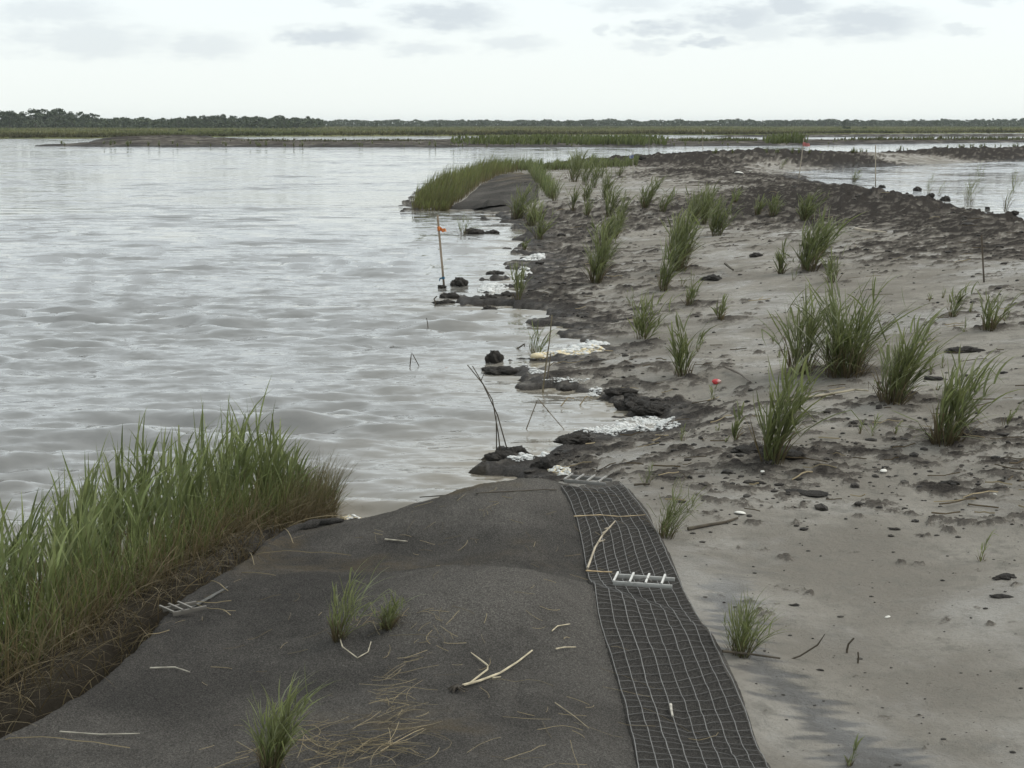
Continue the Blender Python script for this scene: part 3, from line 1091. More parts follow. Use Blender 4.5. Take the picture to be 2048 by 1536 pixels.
# ------------------------------------------------------------------ vegetation: batches of curved tapered ribbons
def ribbons(base, length, az, tilt, bend, width, c0, c1, wind=(0.10, -.02), K=6, kink=0.0, r=rng, droop=1.6):
    N = len(base)
    s_ = np.linspace(0, 1, K)
    tl = tilt[:, None] + bend[:, None] * s_[None] ** droop
    if kink:
        kk = r.random(N) < kink
        at = r.uniform(.45, .8, N)
        tl = tl + np.where(kk[:, None] & (s_[None] > at[:, None]), r.uniform(.9, 1.9, N)[:, None], 0)
    ds = length[:, None] / (K - 1)
    hx, hz = np.sin(tl) * ds, np.cos(tl) * ds
    H = np.concatenate([np.zeros((N, 1)), np.cumsum(hx[:, :-1], 1)], 1)
    Zz = np.concatenate([np.zeros((N, 1)), np.cumsum(hz[:, :-1], 1)], 1)
    wv = s_[None] ** 2 * length[:, None]
    P = np.stack([base[:, 0:1] + H * np.cos(az)[:, None] + wv * wind[0],
                  base[:, 1:2] + H * np.sin(az)[:, None] + wv * wind[1],
                  base[:, 2:3] + Zz], -1)
    roll = az + np.pi / 2 + r.normal(0, .7, N)
    side = np.stack([np.cos(roll), np.sin(roll), r.normal(0, .15, N)], -1)
    prof = np.minimum(1, .65 + 1.2 * s_) * np.clip(1.04 - s_ ** 2.4, .03, 1)
    wd = width[:, None] * prof[None] * .5
    A = P - side[:, None] * wd[..., None]
    B = P + side[:, None] * wd[..., None]
    V = np.stack([A, B], 2).reshape(-1, 3)
    i = np.arange(N)[:, None] * (2 * K) + np.arange(K - 1)[None] * 2
    Q = np.stack([i, i + 1, i + 3, i + 2], -1).reshape(-1, 4)
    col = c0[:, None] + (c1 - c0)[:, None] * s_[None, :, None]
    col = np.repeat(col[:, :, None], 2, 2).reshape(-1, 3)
    return V, Q, col


GREEN_A, GREEN_B = np.array([.094, .124, .044]), np.array([.205, .235, .095])
YEL, BRN, TAN = np.array([.22, .21, .075]), np.array([.085, .062, .034]), np.array([.34, .275, .165])


def cols(n, a, b, r, jitter=.24):
    t = r.random((n, 1))
    return (a + (b - a) * t) * (1 + r.normal(0, jitter, (n, 1))).clip(.5, 1.6)


def clump_parts(h, w, stems, seed, tone=.5, dead=.2, leafw=.011, wind=(.16, -.03)):
    """stems with alternate leaves; returns (green, dead) ribbon sets around the origin"""
    r = np.random.default_rng(seed)
    G, D = MB(), MB()
    n = stems
    rad = w * .12 * np.sqrt(r.random(n))
    a0 = r.uniform(0, 2 * np.pi, n)
    base = np.stack([rad * np.cos(a0), rad * np.sin(a0), np.full(n, -.02)], -1)
    L = h * r.uniform(.45, .95, n) * .9
    spread = math.atan2(w * .42, h)
    tilt = np.abs(r.normal(0, spread * .75, n)) * (.5 + rad / (w * .12 + 1e-6))
    az = a0 + r.normal(0, .5, n)
    ga = GREEN_A + (GREEN_B - GREEN_A) * tone
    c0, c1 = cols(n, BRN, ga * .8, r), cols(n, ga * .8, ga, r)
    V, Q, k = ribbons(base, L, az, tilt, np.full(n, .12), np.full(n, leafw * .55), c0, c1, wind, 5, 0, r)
    G.add(V, Q, None, k)
    # leaves
    m = n * 5
    si = r.integers(0, n, m)
    t = r.uniform(.08, .92, m)
    st = np.stack([base[si, 0] + np.sin(tilt[si]) * L[si] * t * np.cos(az[si]) + wind[0] * L[si] * t * t,
                   base[si, 1] + np.sin(tilt[si]) * L[si] * t * np.sin(az[si]) + wind[1] * L[si] * t * t,
                   base[si, 2] + np.cos(tilt[si]) * L[si] * t], -1)
    ll = np.minimum(h * r.uniform(.22, .52, m), np.maximum(h * 1.05 - st[:, 2], .1 * h))
    laz = az[si] + r.normal(0, 1.3, m)
    lt = tilt[si] + r.uniform(.10, .42, m)
    lb = r.uniform(.15, 1.25, m)
    b0 = ga + (GREEN_B - GREEN_A) * .3
    pale = r.random((m, 1)) < .14
    lc0, lc1 = cols(m, ga * .7, b0, r, .25), cols(m, ga, b0 * .6 + YEL * .4, r, .25)
    lc0, lc1 = np.where(pale, lc0 * .6 + np.array([.11, .115, .075]), lc0), np.where(pale, np.array([.30, .31, .20]) * r.uniform(.7, 1.2, (m, 1)), lc1)
    V, Q, k = ribbons(st, ll, laz, lt, lb, leafw * r.uniform(.6, 1.25, m), lc0, lc1, wind, 6, .14, r)
    G.add(V, Q, None, k)
    # dead blades low in the clump
    nd = max(4, int(n * dead * 4))
    a1 = r.uniform(0, 2 * np.pi, nd)
    rr = w * .18 * np.sqrt(r.random(nd))
    bs = np.stack([rr * np.cos(a1), rr * np.sin(a1), np.full(nd, -.01)], -1)
    V, Q, k = ribbons(bs, h * r.uniform(.15, .5, nd), a1 + r.normal(0, .4, nd), np.abs(r.normal(.25, .25, nd)), r.uniform(.3, 1.5, nd),
                      np.full(nd, leafw * .6), cols(nd, BRN * .7, BRN, r), cols(nd, BRN * 1.4, TAN * .8, r), (wind[0] * .5, 0), 5, .3, r)
    D.add(V, Q, None, k)
    return G, D


def add_clump(px, py, hpx, wpx, stems, label, tone=.5, dead=.2, seed=None, name='grass_clump', group=None, leafw=.011,
              water=False, wind=(.26, -.04), cat='grass clump'):
    P = at_z(px, py, 0.0) if water else hit(px, py)
    sc = P[1] / F * 1.02
    h, w = hpx * sc * (1.25 if py > 940 else 1.16), wpx * sc * 1.15
    vr = np.random.default_rng(int(px * 3 + py))
    wind = (wind[0] + vr.normal(0, .11), wind[1] + vr.normal(0, .08))
    dead, tone = dead + vr.uniform(0, .25), tone + vr.normal(0, .15)
    G, D = clump_parts(h, w * vr.uniform(.85, 1.2), stems, seed if seed is not None else int(px * 7 + py * 13), tone, dead, leafw, wind)
    e = empty(name, tuple(P))
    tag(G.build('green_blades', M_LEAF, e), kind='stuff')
    tag(D.build('dead_blades', M_LEAF, e), kind='stuff')
    tag(e, label, cat, group)
    return e


GB = 'cordgrass plugs planted along the berm'
CL = [  # base x, base y, height, width (photograph pixels), stems, tone, dead share, label
    (1690, 750, 190, 220, 60, .45, .15, 'largest and fullest green cordgrass clump on the silt flat'),
    (1602, 746, 185, 100, 26, .6, .2, 'tall narrow cordgrass clump touching the left of the fullest clump'),
    (1788, 805, 165, 130, 36, .45, .2, 'cordgrass clump just in front and right of the fullest clump'),
    (1545, 925, 215, 130, 30, .45, .15, 'tall cordgrass clump nearest the camera in the open silt row, blades bowed'),
    (1892, 887, 170, 140, 32, .5, .35, 'spreading cordgrass clump with brown bent blades, right of the tall bowed clump'),
    (1366, 752, 118, 80, 16, .6, .1, 'lone fan shaped cordgrass clump behind the white foam inlet'),
    (1286, 678, 100, 85, 20, .6, .1, 'cordgrass clump at the bank edge above the yellow foam'),
    (1470, 880, 78, 30, 4, .6, .1, 'single small grass sprout left of the tall bowed clump'),
    (1380, 610, 58, 40, 8, .5, .5, 'short browned grass tuft on bare silt with dark mud under it'),
    (1441, 640, 58, 32, 6, .5, .7, 'thin browned grass tuft right of the short tuft on bare silt'),
    (1906, 634, 70, 44, 8, .8, .4, 'small yellowish grass tuft right of the silt patch, far from others'),
    (1978, 660, 82, 62, 14, .7, .4, 'yellow green tuft under the tall dark stalk near the picture edge'),
    (1618, 542, 112, 80, 34, .5, .1, 'dense upright cordgrass clump at the foot of the dark spoil slope'),
    (1610, 440, 58, 70, 24, .45, .1, 'cordgrass clump behind the dense one at the foot of the spoil slope'),
    (1562, 548, 66, 34, 8, .55, .4, 'small thin tuft left of the dense clump by the spoil slope'),
    (1664, 565, 70, 50, 12, .55, .35, 'small tuft right of the dense clump by the spoil slope'),
    (1356, 542, 125, 85, 36, .45, .1, 'tall dense cordgrass clump in the middle planted row'),
    (1326, 582, 105, 52, 16, .55, .2, 'narrow cordgrass clump leaning in front of the dense middle row clump'),
    (1432, 472, 82, 56, 22, .5, .1, 'cordgrass clump at the near end of the triple group in the middle row'),
    (1408, 448, 76, 46, 18, .5, .1, 'cordgrass clump in the middle of the triple group'),
    (1386, 442, 72, 46, 20, .45, .1, 'cordgrass clump at the far end of the triple group'),
    (1192, 566, 112, 62, 34, .5, .1, 'dense cordgrass clump standing on the dark eroded bank in the left row'),
    (1206, 492, 66, 50, 24, .35, .1, 'dark green clump right behind the dense one on the eroded bank'),
    (1290, 416, 62, 50, 18, .55, .1, 'cordgrass clump with pale blades, left of a smaller twin, beyond the middle row'),
    (1326, 424, 48, 34, 10, .55, .1, 'smaller twin right beside the pale bladed clump'),
    (1240, 447, 58, 26, 9, .5, .2, 'slim tuft between the left and middle rows'),
    (1216, 434, 66, 34, 14, .55, .15, 'tuft close behind the slim tuft between the rows'),
    (1208, 400, 58, 34, 14, .5, .15, 'tuft in the dense far file, nearest of that file'),
    (1188, 376, 50, 30, 12, .5, .15, 'tuft second from the near end of the dense far file'),
    (1170, 370, 60, 30, 12, .55, .15, 'tuft in the middle of the dense far file'),
    (1148, 364, 62, 36, 18, .5, .1, 'tall tuft at the far end of the dense far file'),
    (1110, 402, 50, 30, 10, .5, .2, 'tuft beside the right edge of the far black mat'),
    (1146, 422, 52, 22, 7, .5, .25, 'thin tuft on silt two steps right of the far black mat'),
    (1174, 432, 44, 26, 7, .5, .25, 'thin low tuft on silt before the left row begins'),
    (1034, 438, 66, 56, 26, .5, .2, 'bushy clump at the torn corner of the far black mat'),
    (1062, 452, 52, 52, 20, .6, .2, 'yellow green clump just right of the torn mat corner'),
    (1076, 480, 66, 52, 18, .65, .1, 'bright clump at the water edge with white foam behind its base'),
    (1050, 500, 26, 26, 8, .5, .2, 'low weedy tuft on the bank tip at the water'),
    (1038, 600, 78, 40, 10, .65, .15, 'upright tuft standing on the mud lip at the water, foam behind'),
    (1546, 432, 44, 32, 12, .6, .3, 'pale tuft with sparse blades before the spoil slope, right one of two'),
    (1516, 430, 38, 32, 10, .6, .3, 'pale tuft with sparse blades before the spoil slope, left one of two'),
    (1470, 404, 34, 18, 6, .5, .4, 'small dark tuft on the slope beyond the triple group'),
    (1238, 352, 34, 26, 10, .55, .2, 'small tuft near the far grass fringe'),
    (1330, 1075, 105, 82, 26, .6, .5, 'olive grass clump growing against the edge of the plastic mesh strip, far one'),
    (1482, 1312, 132, 84, 34, .6, .4, 'olive grass clump with brown base beside the mesh strip, near one'),
    (1290, 972, 50, 22, 4, .75, .6, 'tiny tuft on silt above the end of the mesh strip'),
    (676, 1282, 140, 62, 18, .8, .5, 'spiky yellow green tuft rooted in the dark mat, taller of the pair'),
    (778, 1254, 74, 84, 20, .85, .8, 'low sprawling yellowish tuft on the dark mat beside the spiky one'),
    (540, 1540, 178, 92, 44, .95, .3, 'bright yellow green tuft rising from the mat at the bottom edge'),
    (1708, 364, 26, 22, 8, .7, .5, 'little dry tuft on the ridge between two stakes'),
    (1152, 344, 46, 36, 14, .5, .1, 'tuft against the grass fringe at the head of the dense far file'),
    (1202, 356, 34, 24, 9, .5, .2, 'low tuft between the dense far file and the stake with blue rag'),
    (1350, 498, 74, 54, 20, .5, .1, 'clump directly behind the tall dense middle row clump'),
    (1640, 508, 66, 50, 16, .5, .15, 'clump half hidden behind the dense upright clump by the spoil slope'),
    (1228, 478, 60, 34, 12, .5, .2, 'tuft right of the dark green clump on the eroded bank'),
    (1172, 402, 44, 28, 10, .5, .2, 'tuft just before the near end of the dense far file'),
]
for x, y, h, w, n, tone, dead, lab in CL:
    n = int(n * (1.5 if y < 480 else 1.15))
    add_clump(x, y, h, w, n, lab, tone, dead, leafw=(.0055 if y > 940 else .018 if y > 560 else .023), group=GB if y < 1000 else 'tufts by the mat')
add_clump(1070, 718, 90, 44, 9, 'bent green grass stems standing in the shallows before the yellow foam', .6, .3, water=True)
add_clump(925, 471, 50, 40, 9, 'sparse brown stemmed tuft standing in water beside a black mud lump', .5, 1.2, water=True, leafw=.009)
# single sprouts on the open silt
for x, y, h, lab in ((1962, 1122, 52, 'pair of yellow green shoots on bare silt near the picture edge'), (2012, 852, 66, 'single thin shoot right of the spreading clump'),
                     (1742, 872, 56, 'thin dry shoot between the tall bowed and spreading clumps, taller one'), (1720, 868, 36, 'thin dry shoot between the tall bowed and spreading clumps, shorter one'),
                     (1365, 882, 36, 'tiny green shoot at the rim of the foam inlet'), (1425, 800, 40, 'dry stub shoot on silt below the small red scrap'),
                     (1260, 612, 40, 'small shoot on dark mud left of the middle row'), (1700, 1532, 60, 'faint green shoots in the damp run at the bottom edge'),
                     (1510, 425, 20, 'short stub shoot on the far silt'), (1790, 868, 34, 'short shoot left of the spreading clump')):
    add_clump(x, y, h, h * .45, 3, lab, .85, .5, name='grass_shoot', group='grass shoots on open silt', leafw=.008, cat='grass shoot')
_r = np.random.default_rng(77)
for _k in range(22):
    _x, _y = _r.uniform(1300, 2030), _r.uniform(560, 960)
    add_clump(_x, _y, _r.uniform(18, 42), 12, 2, 'tiny dry grass shoot scattered on the silt among the planted clumps', .8, .8, name='grass_shoot',
              group='tiny shoots among the clumps', leafw=.009, cat='grass shoot')
# dry reeds on the rim of the pond
for x, y, h, w, n, lab in ((1855, 388, 46, 26, 6, 'dry reed tuft on the pond rim, left of the taller tufts'), (1938, 408, 74, 42, 12, 'tallest leaning dry reed tuft on the pond rim'),
                           (2012, 424, 92, 18, 4, 'thin lone dry reed at the right end of the pond rim'), (1878, 392, 34, 16, 4, 'small dry reed tuft between the leaning ones on the pond rim'),
                           (1562, 338, 22, 20, 8, 'green tuft at the corner of the pond')):
    add_clump(x, y, h, w, n, lab, .9, .9, name='reed_tuft', group='dry reeds on the pond rim', wind=(.4, 0), leafw=.012, cat='reed tuft')


def stand(name, label, n_list, cat='grass'):
    m = MB()
    for V, Q, k in n_list:
        m.add(V, Q, None, k)
    o = m.build(name, M_LEAF)
    return tag(o, label, cat, kind='stuff')


def near_stand():
    r = np.random.default_rng(21)
    Tr = polyline([(-260, 1640, .42), (-120, 1570, .42), (0, 1495, .42), (130, 1425, .42), (250, 1322, .4), (330, 1234, .38), (450, 1152, .33), (520, 1092, .27), (610, 1050, .2), (668, 1032, .1)], 80)
    Sh = polyline([(-560, 1500, 0), (-200, 1330, 0), (0, 1232, 0), (150, 1153, 0), (300, 1093, 0), (450, 1048, 0), (560, 1026, 0), (640, 1012, 0), (668, 1008, 0)], 80)

    def pos(n, f0, f1, t0=0, t1=1, pw=1.0):
        t = r.uniform(t0, t1, n) ** pw * 78.9
        i = t.astype(int)
        q = (t - i)[:, None]
        a = Tr[i] + (Tr[i + 1] - Tr[i]) * q
        b = Sh[i] + (Sh[i + 1] - Sh[i]) * q
        f = r.uniform(f0, f1, n)
        P = a + (b - a) * f[:, None]
        P[:, 2] = np.maximum(surf_z(P[:, 0], P[:, 1]), -.1) - .02
        return P, t / 79, f
    L = []
    # tall broad blades towards the water: clustered stems with alternate leaves
    nst = 540
    P, t, f = pos(nst, .38, 1.08, 0, .93)
    cl = fbm(P[:, 0] * 2.2, P[:, 1] * 2.2, 3, 201)
    keep = cl > -.28
    P, t, f, cl = P[keep], t[keep], f[keep], cl[keep]
    n = len(P)
    env = np.interp(t, [0, .3, .5, .66, .74, .84, .9, 1], [.62, .66, .74, .86, .84, .86, .62, .4]) * (.86 + .22 * np.clip(cl, -1, 1)) * r.uniform(.72, 1.08, n)
    az, tilt = r.uniform(0, 6.28, n), np.abs(r.normal(0, .09, n))
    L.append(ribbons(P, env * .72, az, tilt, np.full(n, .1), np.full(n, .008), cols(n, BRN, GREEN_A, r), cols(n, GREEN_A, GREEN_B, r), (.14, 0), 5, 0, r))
    m = n * 6
    si = r.integers(0, n, m)
    tt = r.uniform(.15, .98, m)
    st = P[si] + np.stack([env[si] * .72 * tt * (np.sin(tilt[si]) * np.cos(az[si]) + .14 * tt), env[si] * .72 * tt * np.sin(tilt[si]) * np.sin(az[si]), env[si] * .72 * tt], -1)
    g0, g1 = GREEN_A * 1.1, GREEN_B * 1.3
    L.append(ribbons(st, env[si] * r.uniform(.28, .62, m), r.uniform(0, 6.28, m), tilt[si] + r.uniform(.05, .38, m), r.uniform(.1, .9, m), r.uniform(.009, .021, m),
                     cols(m, g0, g1, r), cols(m, g0, g1 * .8 + YEL * .2, r), (.15, -.02), 7, .08, r))
    tall = stand('marsh_grass', 'tall dense green marsh grass along the water side of the mat', L)
    # finer, shorter grass in front
    L = []
    n = 4300
    P, t, f = pos(n, .17, .85, 0, 1)
    dens = fbm(P[:, 0] * 1.6, P[:, 1] * 1.6, 3, 211)
    k = dens > -.35
    P, t, f, dens = P[k], t[k], f[k], dens[k]
    n = len(P)
    hh = np.interp(t, [0, .35, .6, .8, .92, 1], [.48, .46, .40, .44, .42, .34]) * r.uniform(.5, 1.1, n) * (.85 + .3 * f)
    gr = sm(f + .3 * dens, .12, .34)[:, None]
    dry = (r.random((n, 1)) < .2)
    base_g = cols(n, np.array([.115, .145, .042]), np.array([.20, .235, .080]), r)
    base_b = cols(n, np.array([.11, .085, .04]), np.array([.24, .185, .095]), r)
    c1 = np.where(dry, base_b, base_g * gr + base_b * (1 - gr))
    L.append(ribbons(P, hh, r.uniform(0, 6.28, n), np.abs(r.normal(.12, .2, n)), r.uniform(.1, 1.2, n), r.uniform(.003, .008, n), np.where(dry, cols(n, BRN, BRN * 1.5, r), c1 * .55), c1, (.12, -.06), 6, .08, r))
    # dry blades at the tip by the foam
    n = 700
    P, t, f = pos(n, .1, 1.0, .86, 1)
    L.append(ribbons(P, r.uniform(.2, .52, n), r.uniform(0, 6.28, n), np.abs(r.normal(.1, .18, n)), r.uniform(.1, .9, n), np.full(n, .005),
                     cols(n, BRN, TAN * .5, r), cols(n, np.array([.11, .11, .045]), TAN * .8, r), (.22, 0), 5, .1, r))
    stand('fine_grass', 'finer yellowing grass fringe between tall marsh grass and mat edge', L)
    # thatch hanging over the joint
    n = 2600
    P, t, f = pos(n, .05, .36, 0, 1)
    tocam = np.arctan2(-1.0, .75)
    L = [ribbons(P + np.array([0, 0, .02]), r.uniform(.12, .42, n), tocam + r.normal(0, .9, n), r.uniform(.35, 1.25, n), r.uniform(.2, 1.3, n), r.uniform(.003, .006, n),
                 cols(n, BRN * .8, BRN * 1.6, r), cols(n, BRN * 1.5, TAN * .95, r), (0, 0), 6, .15, r, 1.2)]
    stand('dead_grass', 'brown dead grass thatch hanging over the mat joint', L, 'dead grass')
    # long dry runners sprawling over the sheet
    n = 13
    P, t, f = pos(n, -.02, .06, .05, .95)
    m = MB()
    for i in range(n):
        a = -.6 + r.normal(0, .7)
        ln = r.uniform(.25, .7)
        q = np.linspace(0, 1, 10)
        X = P[i, 0] + q * ln * math.cos(a) + .06 * q ** 2 * r.normal()
        Y = P[i, 1] + q * ln * math.sin(a) + .12 * q ** 2 * r.normal()
        Zz = surf_z(X, Y) + .012 + .05 * np.sin(q * 3.1) * r.random()
        m.tube(np.stack([X, Y, Zz], -1), .0022, 4, tuple(TAN * r.uniform(.5, 1.0)))
    tag(m.build('dry_runners', M_STRAW), 'long pale dry runners sprawling from the grass onto the mat', 'dry stems', kind='stuff')


near_stand()


def far_stand():
    r = np.random.default_rng(31)
    # grass bed on the water side of the far sheet
    A = np.array([at_z(x, y, 0) for x, y in ((824, 421), (834, 402), (862, 376), (905, 354), (955, 340), (1000, 334))])
    B = np.array([at_z(x, y, z) for x, y, z in ((893, 416, .1), (905, 402, .25), (935, 378, .42), (960, 356, .5), (992, 342, .5), (1040, 335, .6))])
    n = 5200
    t = r.uniform(0, 4.99, n)
    i = t.astype(int)
    q = (t - i)[:, None]
    f = r.random((n, 1))
    P = (A[i] + (A[i + 1] - A[i]) * q) * (1 - f) + (B[i] + (B[i + 1] - B[i]) * q) * f
    P[:, 2] = np.maximum(surf_z(P[:, 0], P[:, 1]), -.05) - .02
    cl = fbm(P[:, 0] * .7, P[:, 1] * .7, 3, 301)
    hh = (.58 + .55 * cl).clip(.2) * r.uniform(.45, 1.2, n) * np.interp(t, [0, 1, 3, 5], [.85, 1.0, 1.15, 1.0])
    g = cols(n, np.array([.105, .145, .036]), np.array([.19, .215, .065]), r, .3) * (1 + .5 * fbm(P[:, 0] * .5, P[:, 1] * .3, 2, 305))[:, None].clip(.5, 1.5)
    brown = (f < .9) * 1.0
    L = [ribbons(P, hh, r.uniform(0, 6.28, n), np.abs(r.normal(0, .16, n)), r.uniform(.1, .7, n), np.full(n, .022), cols(n, BRN, BRN * 2, r), g, (.2, 0), 4, 0, r)]
    stand('marsh_grass', 'bright green grass bed on the water side of the far black mat', L)
    # fringe behind the far sheet and the far silt
    n = 1700
    x = r.uniform(985, 1275, n)
    y = np.interp(x, [985, 1100, 1180, 1275], [338, 337, 334, 327]) + r.normal(1.0, 2.2, n)
    P = np.array([hit(a, b) for a, b in zip(x, y)])
    P[:, 2] -= .02
    cl = fbm(x * .05, x * 0, 2, 311)
    L = [ribbons(P, (.5 + .3 * cl) * r.uniform(.6, 1.2, n), r.uniform(0, 6.28, n), np.abs(r.normal(0, .15, n)), r.uniform(.1, .7, n), np.full(n, .045),
                 cols(n, BRN, GREEN_A, r), cols(n, GREEN_A * 1.3, GREEN_B * 1.2, r), (.2, 0), 4, 0, r)]
    stand('marsh_grass', 'green grass fringe behind the far silt against the water', L)
    # strip along the right edge of the far sheet
    n = 900
    t = r.random(n)
    x = np.interp(t, [0, .5, 1], [1062, 1082, 1104]) + r.normal(0, 5, n)
    y = np.interp(t, [0, .5, 1], [342, 366, 398])
    P = np.array([hit(a, b) for a, b in zip(x, y)])
    P[:, 2] -= .02
    L = [ribbons(P, r.uniform(.3, .7, n), r.uniform(0, 6.28, n), np.abs(r.normal(0, .15, n)), r.uniform(.1, .7, n), np.full(n, .024),
                 cols(n, BRN, GREEN_A, r), cols(n, GREEN_A * 1.3, GREEN_B * 1.2, r), (.2, 0), 4, 0, r)]
    stand('marsh_grass', 'narrow green grass strip down the right side of the far black mat', L)


far_stand()


def build_mat2():
    root = empty('erosion_control_mat', tuple(MAT2.mean(0)))
    U = np.linspace(-.06, .04, 190)
    Vv = np.linspace(math.log(42), math.log(100), 330)
    A, B = np.meshgrid(U, Vv)
    Y = np.exp(B)
    X = A * Y
    d = signed_dist(A, B, uv(MAT2)) * Y
    z = sample(MATZ2, X, Y) + .015 * fbm(X * 2, Y * 2, 3, 333)
    z -= .45 * sm(d, .25, -.35)
    mx = np.minimum.reduce([d[:-1, :-1], d[1:, :-1], d[:-1, 1:], d[1:, 1:]])
    V, Q, ms = compact(np.stack([X, Y, z], -1).reshape(-1, 3), grid_faces(*A.shape, mx > -.4), .9 * sm(Y, 55, 70).ravel() * sm(fbm(X * .5, Y * .5, 3, 335), -.3, .3).ravel())
    place_under(obj('sheet', mesh_data('sheet', V, Q, M_MAT, True, {'moss': ms, 'dust_shade': np.clip(.25 + .7 * ms + .5 * fbm(V[:, 0] * .8, V[:, 1] * .4, 4, 337), 0, 1)})), root)
    # torn flap lifted off the mud at its near corner
    px = np.linspace(948, 1014, 12)
    P = np.array([hit(x, np.interp(x, [948, 1014], [419, 411])) for x in px])
    q = np.linspace(0, 1, 12)
    lift = .16 * np.sin(q * 2.6 + .2) * (1 + .25 * np.sin(q * 17))
    rows = []
    for dy, k in ((.75, .25), (.45, .8), (.15, 1.0), (-.10, .75), (-.2, .25)):
        X, Y = P[:, 0] + .03 * np.sin(q * 9 + dy * 5), P[:, 1] + dy * (.4 + .6 * np.sin(q * 3.1))
        rows.append(np.stack([X, Y, np.maximum(surf_z(X, Y), 0) + .03 + lift * k], -1))
    m = MB()
    m.add(np.concatenate(rows), grid_faces(5, 12), None, (.03, .03, .03))
    fl = place_under(m.build('torn_flap', M_UNDER, None, True), root)
    tag(root, 'second black mat mound farther along the berm with a torn corner', 'erosion mat')


build_mat2()


# ------------------------------------------------------------------ plastic brackets, stakes, sticks
def bracket(px_a, px_len, rz, label, ra=.021, h=.022, gap=.125, tint=(.50, .49, .455), rungs=4, loop=True):
    """two upright rails joined by short bars on top, like a piece of slotted plastic grate"""
    A = hit(*px_a)
    ln = px_len * A[1] / F / math.cos(rz)
    root = empty('plastic_bracket', tuple(A + np.array([0, 0, .024])), rz)
    for yy in (0, gap):
        m = MB()
        x0, x1, t = 0, ln, .003
        V = np.array([[x0, yy - t, 0], [x1, yy - t, 0], [x1, yy + t, 0], [x0, yy + t, 0],
                      [x0, yy - t, h - .002], [x1, yy - t, h - .006], [x1, yy + t, h - .006], [x0, yy + t, h - .002],
                      [x0 + .002, yy - t + .001, h], [x1 - .002, yy - t + .001, h - .004], [x1 - .002, yy + t - .001, h - .004], [x0 + .002, yy + t - .001, h]])
        Q = [[3, 2, 1, 0]] + [[a, b, b + 4, a + 4] for o_ in (0, 4) for a, b in ((o_, o_ + 1), (o_ + 1, o_ + 2), (o_ + 2, o_ + 3), (o_ + 3, o_))] + [[8, 9, 10, 11]]
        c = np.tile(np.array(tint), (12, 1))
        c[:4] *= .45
        m.add(V, Q, None, c)
        m.build('rail', M_PLASTIC, root)
    for k in range(rungs):
        x = ln * (.012 + k * .27)
        m = MB()
        y0, y1, w = -.006, gap + .03, .0045
        V = np.array([[x - w, y0, h - .004], [x + w, y0, h - .004], [x + w, y1, h - .004], [x - w, y1, h - .004],
                      [x - w, y0, h + .004], [x + w, y0, h + .004], [x + w, y1, h + .004], [x - w, y1, h + .004]])
        m.add(V, [[3, 2, 1, 0], [4, 5, 6, 7], [0, 1, 5, 4], [1, 2, 6, 5], [2, 3, 7, 6], [3, 0, 4, 7]], None, np.array(tint) * 1.15)
        m.build('rung', M_PLASTIC, root)
    if loop:
        m = MB()
        a = np.linspace(.2, 2.9, 12)
        m.tube(np.stack([ln * .52 + .03 * np.cos(a), np.full(12, gap * .5), .006 + .02 * np.sin(a)], -1), .004, 6, (.16, .15, .135))
        m.build('tie_loop', M_PLASTIC, root)
    tag(root, label, 'bracket', 'plastic brackets on the mesh')


bracket((1226, 1180), 120, -.2, 'pale slotted plastic bracket lying across the middle of the mesh strip')
bracket((1128, 973), 84, -.35, 'weathered plastic bracket at the far end of the mesh strip', tint=(.25, .24, .22), loop=False)
bracket((346, 1244), 60, .72, 'dull grey plastic bracket at the mat joint beside dead grass', tint=(.16, .148, .128), loop=False, gap=.09, rungs=3)


def wires():
    # exposed mesh bars by the joint
    root = empty('mesh_scrap', tuple(hit(400, 1220)))
    for k in range(5):
        P = np.array([hit(345 + k * 8 + q * 78, 1243 - q * 43 - k * 5) for q in np.linspace(0, 1, 8)])
        P[:, 2] += .016
        m = MB()
        m.tube(P, .0024, 4, (.13, .13, .12))
        place_under(m.build('strand', M_GRID), root)
    for k in range(7):
        a, b = hit(352 + k * 11, 1240 - k * 6), hit(384 + k * 11, 1220 - k * 6)
        P = np.array([a + (b - a) * q for q in (0, .5, 1)])
        P[:, 2] += .014
        m = MB()
        m.tube(P, .0018, 4, (.11, .11, .10))
        place_under(m.build('crossbar', M_GRID), root)
    tag(root, 'small patch of dark mesh showing at the mat joint beside dead grass', 'geogrid')


wires()


